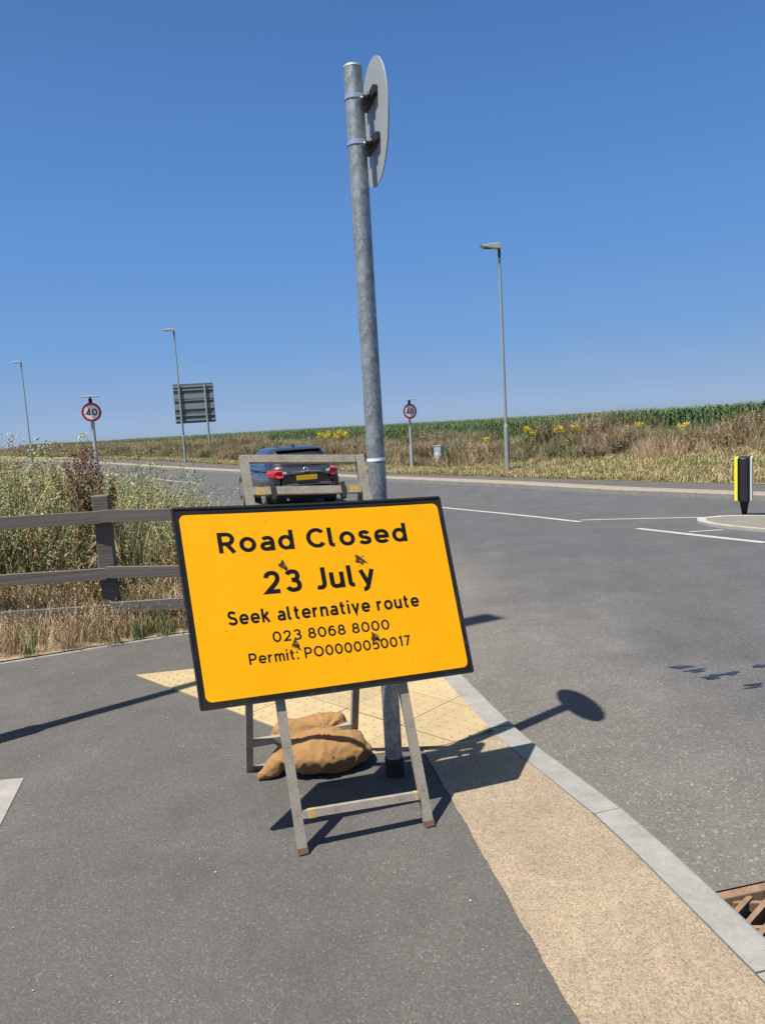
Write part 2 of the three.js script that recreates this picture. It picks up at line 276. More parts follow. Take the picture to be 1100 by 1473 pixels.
// tactile crossing slabs
const kIn = (z) => { for (let i = 0; i < kerbInner.length - 1; i++) { const a = kerbInner[i], b = kerbInner[i + 1]; if ((a[1] - z) * (b[1] - z) <= 0) return lerp(a[0], b[0], (z - a[1]) / (b[1] - a[1])); } return 0; };
const tA = pix(195, 972), tC = pix(508, 1090), tD = pix(640, 1073), tE = pix(722, 1053);
const tacPoly = [[tA.x, tA.z], [tC.x, tC.z], [tD.x, tD.z], [kIn(tE.z) - .004, tE.z], ...[-3.75, -3.95, -4.2, -4.5, -4.8, -5.1].map((z) => [kIn(z) - .004, z])];
{
  const g = new THREE.Group(); g.name = 'tactile_paving'; g.userData.kind = 'structure'; scene.add(g);
  const d = V(tC.x - tA.x, 0, tC.z - tA.z).normalize(), e = V(d.z, 0, -d.x), r = rng(8), S = .4;
  const at = (a, b) => [tA.x + d.x * a + e.x * b, tA.z + d.z * a + e.z * b];
  for (let i = -2; i < 8; i++) for (let j = -2; j < 8; j++) {
    let P = tacPoly; const gap = .0028; const c0 = at(i * S + gap, j * S + gap), c2 = at((i + 1) * S - gap, (j + 1) * S - gap), c1 = at((i + 1) * S - gap, j * S + gap), c3 = at(i * S + gap, (j + 1) * S - gap);
    const Q = [c0, c1, c2, c3], sg = Math.sign(area(Q));
    for (let k = 0; k < 4; k++) { const p = Q[k], q = Q[(k + 1) % 4], a = (q[1] - p[1]) * sg, b = -(q[0] - p[0]) * sg; P = clipHalf(P, a, b, a * p[0] + b * p[1]); if (P.length < 3) break; }
    if (P.length < 3 || Math.abs(area(P)) < .003) continue;
    const top = .007 + (r() - .5) * .004, list = [];
    const sh = new THREE.Shape(P.map((p) => new THREE.Vector2(p[0], -p[1])));
    list.push(new THREE.ExtrudeGeometry(sh, { depth: .02, bevelEnabled: false }).rotateX(-Math.PI / 2).translate(0, top - .02, 0));
    for (let a = 0; a < 6; a++) for (let b = 0; b < 6; b++) {
      const p = at(i * S + .0335 + a * .0666, j * S + .0335 + b * .0666);
      const w = .015; if (![[w, 0], [-w, 0], [0, w], [0, -w]].every(([x, z]) => inPoly(P, p[0] + x, p[1] + z))) continue;
      list.push(new THREE.CylinderGeometry(.0085, .0125, .005, 8, 1).translate(p[0], top + .0025, p[1]));
    }
    const geo = merge(list); const pa = geo.attributes.position, uv = geo.attributes.uv; for (let k = 0; k < pa.count; k++) uv.setXY(k, pa.getX(k) + r() * .0, pa.getZ(k));
    const cy = (P.reduce((s, p) => s + p[0], 0)) / P.length, cz = P.reduce((s, p) => s + p[1], 0) / P.length; geo.translate(0, yb(cy, cz), 0);
    part(g, 'paving_slab', geo, M.tactile[Math.floor(r() * 3)]);
  }
}
// buff strip beside the kerb
{
  const a = pix(640, 1135), b = pix(832, 1473), dx = (b.x - a.x) / (b.z - a.z), X = (z) => a.x + (z - a.z) * dx;
  const P = [[X(2), 2], ...steps(-(-1), -(tD.z + .03), .035).map((v) => [X(-v) + .006 * N3(v * 11, 3, 1) + .004 * N3(v * 37, 5, 1), -v]), [tD.x, tD.z + .002], [kIn(tE.z), tE.z + .002]];
  for (const p of kerbInner.filter((p) => p[1] > tE.z && p[1] < 2).reverse()) P.push([p[0] - .009 + .005 * N3(p[1] * 6, 2, 2), p[1]]);
  P.push([kIn(2), 2]);
  for (const p of P) if (p[1] < 1.9) p[0] += N3(p[0] * 9, p[1] * 9, 2) * .004;
  structure('buff_strip', patch(P, .15, (x, z) => yb(x, z) + .005, { cf: (x, z) => { const t = 1 + .13 * stain(x, z, 2.4, 60) + .1 * stain(x, z, 9, 61); return [t, t * (1 - .02 * N3(x * 3, z * 3, 4)), t]; } }), M.buff);
}
// worn white paint on the footway
{
  const a = pix(35, 1120), b = pix(0, 1123), c = pix(0, 1190);
  const w = [b.x - a.x, b.z - a.z], u = [c.x - a.x, c.z - a.z];
  const P = [[a.x, a.z], [a.x + u[0], a.z + u[1]], [a.x + u[0] + w[0] * 4, a.z + u[1] + w[1] * 4], [a.x + w[0] * 4, a.z + w[1] * 4]];
  structure('path_marking', patch(P, .2, (x, z) => yb(x, z) + .004), grainy(256, .5, [.235, .215, .195], .35, 63, .9, .0012));
}
// road markings
function line(pts, w, hf = yr) {
  const L = smoothLine(pts, .4), A = offsetLine(L, w / 2), B = offsetLine(L, -w / 2);
  structure('road_marking', patch([...A, ...B.reverse()], .5, (x, z) => hf(x, z) + .005), M.paint);
}
const px2 = (u, v) => { const p = pix(u, v, yr); return [p.x, p.z]; };
line([px2(835, 751), px2(735, 740), px2(625, 729)], .12);
line([px2(1010, 744.5), px2(890, 747), px2(835, 748.5)], .1);
line([px2(1100, 781), px2(1000, 770), px2(916, 760.5)], .13);
line([px2(1040, 762.5), px2(990, 765.5)], .08);
line([so(-19, 10.6), so(-25, 10.9)], .1); line([so(-29, 11.0), so(-35, 11.1)], .1); line([so(-39, 11.1), so(-45, 11.2)], .1);
{ // damp patches on the road
  const m = new THREE.MeshPhysicalMaterial({ color: new THREE.Color(.022, .023, .027), roughness: .06, ior: 1.33 });
  const r = rng(71);
  for (const [u, v, n, wu] of [[998, 966, 3, 12], [1026, 974, 5, 22], [1084, 987, 4, 22], [1094, 957, 4, 22], [1122, 980, 4, 26], [978, 958, 2, 10], [1050, 969, 3, 14]]) for (let q = 0; q < n; q++) {
    const cu = u + (r() - .5) * wu, cv = v + (r() - .5) * 5 - (cu - u) * .12, ru = 4 + 10 * r(), rv = .5 + 1.3 * r(), k = r() * 50, P = [];
    for (let i = 0; i < 22; i++) { const t = i / 22 * 6.2832, w = 1 + .9 * N3(Math.cos(t) * 2.6, Math.sin(t) * 2.6, k); P.push(px2(cu + Math.cos(t) * ru * w, cv + Math.sin(t) * rv * w - Math.cos(t) * ru * .12)); }
    structure('puddle', patch(P, .3, (x, z) => yr(x, z) + .003 + .0004 * (q + 1)), m);
  }
}
// ------------------------------------------------------------------ far side: kerb, footway, bank
const fs = steps(-75, 14, .3), farO = fs.map((s) => so(s, farKerb(s))), farI = fs.map((s) => so(s, farKerb(s) + .15)), farB = fs.map((s) => so(s, farKerb(s) + .62)), farE = fs.map((s) => so(s, farBack(s) + .05 * N3(s * .7, 1, 1)));
{
  const stepsN = 3, o = farO, i = farI; kerbRun('far_kerb', o, i, .9, .02, .3, M.kerb);
  const P = (A, B) => [...A, ...B.slice().reverse()];
  const long = (A, B, h, mat, name, cf) => structure(name, patch(P(A.filter((_, k) => k % 4 === 0 || k === A.length - 1), B.filter((_, k) => k % 4 === 0 || k === B.length - 1)), 1, (x, z) => yb(x, z) + h, { cf }), mat);
  long(farI, farE, .012, M.footway, 'far_footway', footCol);
  long(farI, farB, .018, M.buff, 'far_buff_strip', () => [1, 1, 1]);
}
const bankRise = (s) => lerp(.22, .52, ss(-38, -16, s));
const grassW = (s) => lerp(1.0, 4.6, ss(-26, -9, s)) + 1.1 * N3(s * .21, 7, 1) + .7 * N3(s * .8, 3, 1);
const bankY = (x, z) => { const s = sOf(x, z), o = oOf(x, z), d = o - farBack(s); return yb(x, z) + .02 + bankRise(s) * ss(0, 6.5, d) + .05 * ss(.3, 2, d) * N3(x * .8, z * .8, 3); };
{
  const S = steps(-140, 30, 1.2), P = [...S.map((s) => so(s, farBack(Math.max(-75, Math.min(14, s))) - .0)), ...S.slice().reverse().map((s) => so(s, 90))];
  structure('bank', patch(P, 1.0, bankY, { cf: (x, z) => { const g = ss(-.25, .3, N3(x * .5, z * .5, 9) + .5 * N3(x * 1.7, z * 1.7, 2)); return [lerp(1.15, .75, g), lerp(1.0, 1.0, g), lerp(.8, .55, g)]; } }), M.soil);
}
// near verge between the path, the kerb and the main road
const vergePoly = [...vergeEdge.map((p) => p), ...kerbInner.slice(iCorner + 1), [-70, -70], [-70, 20], [-12, 20]];
const vergeY = (x, z) => yb(x, z) + .015 + .05 * ss(.1, 1, distLine(vergeEdge, x, z)) * (1 + N3(x * 1.3, z * 1.3, 5));
structure('verge', sheet(vergePoly, [...steps(-70, -8, 3), ...steps(-8, .3, .35).slice(1)], [...steps(-70, -16, 2), ...steps(-16, -3, .35).slice(1), ...steps(-3, 20, 3).slice(1)], vergeY, { cf: (x, z) => { const t = 1 + .3 * N3(x * 2, z * 2, 1); return [t, t, t]; } }), M.soil);

// ------------------------------------------------------------------ traffic island and bollard
{
  const P0 = pix(995, 753, yr), P1 = pix(1030, 761, yr), P2 = pix(1105, 769, yr);
  const c = [so(-7.0, 10.9), so(-6.5, 10.35), so(-5.5, 10.0), so(-3.5, 9.7), so(6, 9.2), so(6, 11.5), so(-3.5, 11.6), so(-6, 11.6), so(-6.8, 11.35)];
  const ring = new THREE.CatmullRomCurve3(c.map((p) => V(p[0], 0, p[1])), true, 'centripetal').getSpacedPoints(70).map((p) => [p.x, p.z]);
  const cx = so(-1, 10.6), inner = ring.map((p) => { const d = Math.hypot(cx[0] - p[0], cx[1] - p[1]); return [lerp(p[0], cx[0], .16 / d), lerp(p[1], cx[1], .16 / d)]; });
  kerbRun('island_kerb', ring, inner, .9, -.045, .3, grainy(128, .5, [.30, .285, .25], .2, 141));
  const P = inner.slice(0, -1);
  structure('island_paving', patch(P, .6, (x, z) => yb(x, z) - .049, { cf: (x, z) => [2.1, 2.0, 1.9] }), M.footway);
}
{
  const p = pix(1070, 739, (x, z) => yb(x, z) - .049);
  const g = thing('traffic_bollard', 'black island bollard with a yellow reflective face, standing on the kerbed traffic island', 'bollard', p);
  const d = Math.hypot(p.x, p.z), W = .25, k = d / CF; const hTot = 83 * k * .9;
  g.rotation.y = -.50;
  // body: flattened tube in plan, deeper than wide; yellow face to the left, pale face to the right
  const plan = (s, y) => { const r = []; for (let i = 0; i < 24; i++) { const a = i / 24 * 6.2832; r.push(V(Math.sign(Math.cos(a)) * Math.abs(Math.cos(a)) ** .6 * W * .36 * s, y, Math.sign(Math.sin(a)) * Math.abs(Math.sin(a)) ** .6 * .2 * s)); } return r; };
  const loftY = (secs) => { const pos = []; for (let i = 0; i < secs.length - 1; i++) for (let j = 0; j < 24; j++) { const a = secs[i][j], b = secs[i][(j + 1) % 24], c = secs[i + 1][(j + 1) % 24], e = secs[i + 1][j]; for (const v of [a, e, c, a, c, b]) pos.push(v.x, v.y, v.z); } const T = secs[secs.length - 1]; for (let j = 1; j < 23; j++) for (const v of [T[0], T[j + 1], T[j]]) pos.push(v.x, v.y, v.z); const q = new THREE.BufferGeometry(); q.setAttribute('position', new THREE.Float32BufferAttribute(pos, 3)); const m = mergeVertices(q); m.computeVertexNormals(); return m; };
  const lo = hTot * .24;
  part(g, 'body', loftY([plan(.98, lo), plan(1, lo + .02), plan(1, hTot - .03), plan(.9, hTot)]), M.blackPlastic);
  part(g, 'base', loftY([plan(.42, 0), plan(.45, .03), plan(.78, lo - .02), plan(.8, lo)]), M.blackRubber);
  const face = (x, mat, name, w) => part(g, name, bxg(w, hTot - lo - .02, .38, x, (hTot + lo) / 2, 0, .006), mat);
  face(-W * .36 - .024, new THREE.MeshStandardMaterial({ color: new THREE.Color(.82, .66, .03), roughness: .45 }), 'yellow_face', .048);
  face(W * .36 + .014, new THREE.MeshStandardMaterial({ color: new THREE.Color(.45, .48, .5), roughness: .4 }), 'white_face', .03);
}

// ------------------------------------------------------------------ lettering: a monoline road-sign alphabet (cap height 1, stroke centre lines)
const G = {
  R: ['M0 0V-.92H.3A.235 .235 0 0 1 .3 -.45H0M.27 -.45L.56 0', .56], o: ['M0 -.37A.27 .285 0 1 1 .54 -.37A.27 .285 0 1 1 0 -.37', .54],
  a: ['M.06 -.58Q.14 -.655 .26 -.655Q.46 -.655 .46 -.44V0M.46 -.22Q.38 -.085 .21 -.085Q.01 -.085 .01 -.23Q.01 -.38 .24 -.38H.46', .46],
  d: ['M.52 -1V0M.52 -.37A.26 .285 0 1 0 0 -.37A.26 .285 0 1 0 .52 -.37', .52], C: ['M.66 -.77Q.55 -.915 .38 -.915A.38 .415 0 0 0 .38 -.085Q.55 -.085 .66 -.23', .64],
  l: ['M0 -1V-.22Q0 -.085 .13 -.085H.18', .17], s: ['M.4 -.56Q.33 -.655 .2 -.655Q.03 -.655 .03 -.52Q.03 -.41 .21 -.375Q.42 -.34 .42 -.22Q.42 -.085 .21 -.085Q.06 -.085 -.01 -.19', .42],
  e: ['M.03 -.36H.52Q.53 -.655 .27 -.655Q0 -.655 0 -.37Q0 -.085 .28 -.085Q.42 -.085 .5 -.17', .52], 2: ['M.02 -.7Q.05 -.915 .27 -.915Q.5 -.915 .5 -.69Q.5 -.53 .3 -.35L.03 -.085H.55', .54],
  3: ['M.03 -.79Q.11 -.915 .26 -.915Q.48 -.915 .48 -.71Q.48 -.53 .2 -.53Q.51 -.53 .51 -.29Q.51 -.085 .25 -.085Q.08 -.085 0 -.23', .51], J: ['M.32 -1V-.3Q.32 -.085 .14 -.085Q.05 -.085 -.01 -.11', .32],
  u: ['M0 -.74V-.28Q0 -.085 .2 -.085Q.45 -.085 .45 -.35M.45 -.74V0', .45], y: ['M0 -.74L.27 -.06M.52 -.74L.25 .02Q.19 .18 .03 .17', .52],
  S: ['M.5 -.79Q.42 -.915 .26 -.915Q.03 -.915 .03 -.71Q.03 -.56 .27 -.5Q.54 -.44 .54 -.27Q.54 -.085 .28 -.085Q.08 -.085 0 -.22', .54], k: ['M0 -1V0M.43 -.74L.03 -.33M.15 -.44L.46 0', .44],
  t: ['M.1 -.94V-.24Q.1 -.085 .24 -.085H.31M-.05 -.655H.31', .3], r: ['M0 -.74V0M0 -.42Q.06 -.655 .3 -.655', .28], n: ['M0 -.74V0M0 -.42Q.04 -.655 .24 -.655Q.44 -.655 .44 -.45V0', .44],
  i: ['M0 -.74V0M0 -1.02V-.86', 0], v: ['M0 -.74L.25 -.03L.5 -.74', .5], P: ['M0 0V-.92H.3A.245 .245 0 0 1 .3 -.43H0', .54], m: ['M0 -.74V0M0 -.42Q.03 -.655 .2 -.655Q.37 -.655 .37 -.45V0M.37 -.42Q.41 -.655 .57 -.655Q.74 -.655 .74 -.45V0', .74],
  ':': ['M0 -.17V0M0 -.72V-.55', 0], 0: ['M0 -.5A.29 .415 0 1 1 .58 -.5A.29 .415 0 1 1 0 -.5', .58], O: ['M0 -.5A.38 .415 0 1 1 .76 -.5A.38 .415 0 1 1 0 -.5', .76],
  6: ['M.48 -.82Q.4 -.915 .28 -.915Q0 -.88 0 -.36A.26 .275 0 1 1 .52 -.36A.26 .275 0 1 1 0 -.36', .52], 8: ['M.05 -.71A.21 .205 0 1 1 .47 -.71A.21 .205 0 1 1 .05 -.71M0 -.3A.26 .215 0 1 1 .52 -.3A.26 .215 0 1 1 0 -.3', .52],
  5: ['M.47 -.915H.09L.05 -.52Q.15 -.6 .25 -.6Q.5 -.59 .5 -.34Q.5 -.085 .22 -.085Q.08 -.085 0 -.18', .5], 1: ['M0 -.8L.17 -.94V0', .17], 7: ['M0 -.915H.48L.16 0', .48], 4: ['M.42 0V-.93L0 -.25H.58', .56],
};
function lettering(ctx, text, x0, x1, base, cap, weight) {
  const gap = .2 + weight * .75; let w = 0; for (const c of text) w += c === ' ' ? .42 : G[c][1] + gap; w -= gap;
  const sx = (x1 - x0 - weight * cap) / (w * cap);
  ctx.save(); ctx.translate(x0 + weight * cap / 2, base); ctx.scale(cap * sx, cap); ctx.lineWidth = weight / Math.sqrt(sx) ; ctx.lineJoin = 'miter'; ctx.lineCap = 'butt';
  for (const c of text) { if (c === ' ') { ctx.translate(.42, 0); continue; } ctx.stroke(new Path2D(G[c][0])); ctx.translate(G[c][1] + gap, 0); }
  ctx.restore();
}
function canvasTex(w, h, draw) { const c = document.createElement('canvas'); c.width = w; c.height = h; const x = c.getContext('2d'); draw(x); const t = new THREE.CanvasTexture(c); t.colorSpace = THREE.SRGBColorSpace; t.anisotropy = 8; return t; }

// ------------------------------------------------------------------ the road-closed sign on its folding frame
const FL = pix(436, 1228, () => 0), FR = pix(617, 1188, () => 0), E1 = FR.clone().sub(FL).normalize(), NB = V(E1.z, 0, -E1.x); if (NB.z > 0) NB.negate();
const TILT = THREE.MathUtils.degToRad(14), UP = V(0, Math.cos(TILT), 0).addScaledVector(NB, Math.sin(TILT)), FN = E1.clone().cross(UP);   // FN points out of the sign's face
const onLeg = (a, b, n = 0) => FL.clone().addScaledVector(E1, a).addScaledVector(UP, b).addScaledVector(FN, n);
const SEP = FL.distanceTo(FR), LEG = 1.5;
const BLf = pix(359, 1109, () => 0), BRf = BLf.clone().addScaledVector(E1, SEP);
{
  const g = thing('road_closed_sign', 'yellow road closed notice with black border on a folding steel frame', 'sign', FL.clone().add(BRf).multiplyScalar(.5).setY(0));
  const W = (name, geo, mat, parent = g) => partW(g, parent, name, geo, mat);
  // plate: slightly bowed
  const C = [V(-.785, 1.289, -2.79), V(.238, 1.243, -3.078), V(.328, .548, -2.924), V(-.699, .566, -2.627)].map((p) => { const d = p.clone().sub(FL); return [d.dot(E1), d.dot(UP)]; });
  const surf = (u, v, n) => { const a = lerp(lerp(C[0][0], C[1][0], u), lerp(C[3][0], C[2][0], u), v), b = lerp(lerp(C[0][1], C[1][1], u), lerp(C[3][1], C[2][1], u), v); return onLeg(a, b + .006 * (1 - v) * (4 * (u - .5) ** 2 - .4), .03 + n - .01 * (4 * (u - .5) ** 2 - .3)); };
  const tex = canvasTex(1590, 1118, (x) => {
    const q = 1.5; x.scale(q, q);
    x.fillStyle = '#1b1b1a'; x.fillRect(0, 0, 1060, 745.5);
    x.fillStyle = '#e3a000'; x.beginPath(); x.roundRect(21, 26, 1024, 697, 24); x.fill();
    const r = rng(3);
    for (let i = 0; i < 120; i++) { x.fillStyle = `rgba(${r() < .6 ? '150,100,10' : '240,190,60'},${.02 + .04 * r()})`; x.beginPath(); x.ellipse(r() * 1060, r() * 745, 2 + 26 * r() * r(), 2 + 9 * r() * r(), r() * 3, 0, 7); x.fill(); }
    for (let i = 0; i < 50; i++) { x.fillStyle = `rgba(${r() < .5 ? '170,125,30' : '250,200,80'},${.02 + .03 * r()})`; x.beginPath(); x.ellipse(r() * 1060, r() * 745, 30 + 90 * r(), 15 + 50 * r(), r() * 3, 0, 7); x.fill(); }
    x.strokeStyle = '#16130f';
    lettering(x, 'Road Closed', 149, 890, 178, 78, .2); lettering(x, '23 July', 294, 728, 345, 87, .2);
    lettering(x, 'Seek alternative route', 141, 889, 452, 53, .185); lettering(x, '023 8068 8000', 294, 750, 532, 42, .165); lettering(x, 'Permit: PO0000050017', 195, 823, 605, 42, .165);
    for (const [mx, my, a, s] of [[374, 238, .25, 1], [676, 240, -.35, 1.15], [374, 548, .15, 1], [682, 556, -.2, 1.05]]) { // scuffs round the fixings
      x.save(); x.translate(mx, my); x.rotate(a); x.scale(s, s);
      x.fillStyle = 'rgba(58,42,20,.92)'; x.beginPath(); x.moveTo(-3, -24); x.quadraticCurveTo(12, -8, 15, 8); x.lineTo(24, 25); x.lineTo(6, 13); x.quadraticCurveTo(-8, 10, -16, 3); x.lineTo(-8, -6); x.closePath(); x.fill();
      for (let i = 0; i < 14; i++) { x.fillStyle = `rgba(70,50,20,${.3 + .5 * r()})`; x.fillRect(-16 + 34 * r(), -18 + 36 * r(), 2 + 5 * r(), 2 + 4 * r()); } x.restore();
    }
    for (let i = 0; i < 26; i++) { x.fillStyle = `rgba(60,45,20,${.25 + .5 * r()})`; x.beginPath(); x.ellipse(30 + r() * 1000, 30 + r() * 690, 1 + 2.5 * r(), 1 + 1.5 * r(), r() * 3, 0, 7); x.fill(); }
    for (let i = 0; i < 60; i++) { x.strokeStyle = `rgba(${r() < .5 ? '255,225,140' : '120,85,20'},${.08 + .14 * r()})`; x.lineWidth = .6 + .8 * r(); const a = r() * 1000 + 30, b = r() * 690 + 30, l = 10 + 60 * r(), t = r() * 6.28; x.beginPath(); x.moveTo(a, b); x.quadraticCurveTo(a + Math.cos(t) * l * .5 + 6 * r(), b + Math.sin(t) * l * .5, a + Math.cos(t) * l, b + Math.sin(t) * l); x.stroke(); }
    for (let i = 0; i < 70; i++) { x.fillStyle = `rgba(110,100,84,${.15 + .3 * r()})`; const e = r(), L = 4 + 30 * r(); if (e < .5) x.fillRect(r() * 1040, r() < .5 ? r() * 9 : 735 + r() * 8, L, 1 + 3 * r()); else x.fillRect(r() < .5 ? r() * 7 : 1049 + 8 * r(), r() * 730, 1 + 3 * r(), L); }
  });
  const grid = (n, flip) => { const pos = [], uv = [], idx = [], A = 14, B = 10; for (let j = 0; j <= B; j++) for (let i = 0; i <= A; i++) { const p = surf(i / A, j / B, n); pos.push(p.x, p.y, p.z); uv.push(i / A, 1 - j / B); } for (let j = 0; j < B; j++) for (let i = 0; i < A; i++) { const a = j * (A + 1) + i, b = a + 1, c = a + A + 1, d = c + 1; if (flip) idx.push(a, b, c, b, d, c); else idx.push(a, c, b, b, c, d); } const q = new THREE.BufferGeometry(); q.setAttribute('position', new THREE.Float32BufferAttribute(pos, 3)); q.setAttribute('uv', new THREE.Float32BufferAttribute(uv, 2)); q.setIndex(idx); q.computeVertexNormals(); return q; };
  const face = W('plate_face', grid(.0, false), new THREE.MeshPhysicalMaterial({ map: tex, roughness: .55, specularIntensity: .35 }));
  // folded black rim and back
  const rim = []; for (const [a, b] of [[[0, 0], [1, 0]], [[1, 0], [1, 1]], [[1, 1], [0, 1]], [[0, 1], [0, 0]]]) for (let k = 0; k < 8; k++) { const p = surf(lerp(a[0], b[0], k / 8), lerp(a[1], b[1], k / 8), -.008), q = surf(lerp(a[0], b[0], (k + 1) / 8), lerp(a[1], b[1], (k + 1) / 8), -.008); rim.push(bar(p, q, .008, .022, FN, .002)); }
  W('rim', merge(rim), M.blackPlastic);
  W('plate_back', grid(-.012, true), M.signBack);
  const X = (mx, my) => surf(mx / 1060, my / 745, .003);
  for (const [mx, my] of [[384, 243], [682, 246], [380, 545], [690, 552]]) W('rivet', rod(X(mx, my).addScaledVector(FN, -.004), X(mx, my).addScaledVector(FN, .002), .006, .005, 10), M.rust);
  const legTop = [onLeg(-.062, LEG + .012), onLeg(SEP - .095, LEG - .018)];
  const foot = [onLeg(0, 0), onLeg(SEP, 0)];
  // front frame
  const tube = .034;
  for (const k of [0, 1]) {
    const dir = legTop[k].clone().sub(foot[k]).normalize();
    const l = W('leg', bar(foot[k].clone().addScaledVector(dir, .012), legTop[k], tube, .03, FN), M.frame);
    W('foot_cap', bar(foot[k], foot[k].clone().addScaledVector(dir, .026), tube + .004, .034, FN, .002), M.rust, l);
  }
  const along = (k, t) => foot[k].clone().lerp(legTop[k], t);
  W('top_bar', bar(along(0, 1).addScaledVector(UP, -.015).addScaledVector(E1, .017), along(1, 1).addScaledVector(UP, -.015).addScaledVector(E1, -.017), .03, .034, FN), M.frame);
  const low = W('lower_bar', bar(along(0, .092).addScaledVector(E1, .017), along(1, .082).addScaledVector(E1, -.017), .028, .03, FN), M.frame);
  for (const [a, b] of [[.03, .14], [.88, .95]]) { const P0 = along(0, .092), P1 = along(1, .082); W('paint_remnant', bar(P0.clone().lerp(P1, a + .05), P0.clone().lerp(P1, b), .0295, .0315, FN, .002), M.yellowPaint, low); }
  // rear frame, hinged a little below the top
  const hb = [along(0, .905).addScaledVector(FN, -.034), along(1, .905).addScaledVector(FN, -.034)];
  for (const k of [0, 1]) W('leg', bar([BLf, BRf][k], hb[k].clone().addScaledVector(UP, .02), .032, .03, NB), M.frame);
  const hin = W('hinge_bar', bar(along(0, .905).addScaledVector(E1, .017), along(1, .905).addScaledVector(E1, -.017), .03, .034, FN), M.frame);
  for (const t of [.2, .8]) W('clip', bar(along(0, .88).lerp(along(1, .88), t).addScaledVector(FN, .002), along(0, .925).lerp(along(1, .925), t).addScaledVector(FN, .002), .016, .044, FN, .003), M.blackRubber, hin);
  for (const [a, b] of [[.06, .14], [.86, .94]]) W('paint_remnant', bar(along(0, .905).lerp(along(1, .905), a), along(0, .905).lerp(along(1, .905), b), .0315, .0355, FN, .002), M.yellowPaint, hin);
  const ry = (h) => [0, 1].map((k) => [BLf, BRf][k].clone().lerp(hb[k], h / hb[k].y));
  const rb = ry(.15); W('lower_bar', bar(rb[0].addScaledVector(E1, .016), rb[1].addScaledVector(E1, -.016), .03, .03, NB), M.frame);
  W('ground_bar', bar(BLf.clone().addScaledVector(E1, .016).setY(.009), BRf.clone().addScaledVector(E1, -.016).setY(.009), .02, .016, V(0, 1, 0)), M.frame);
}
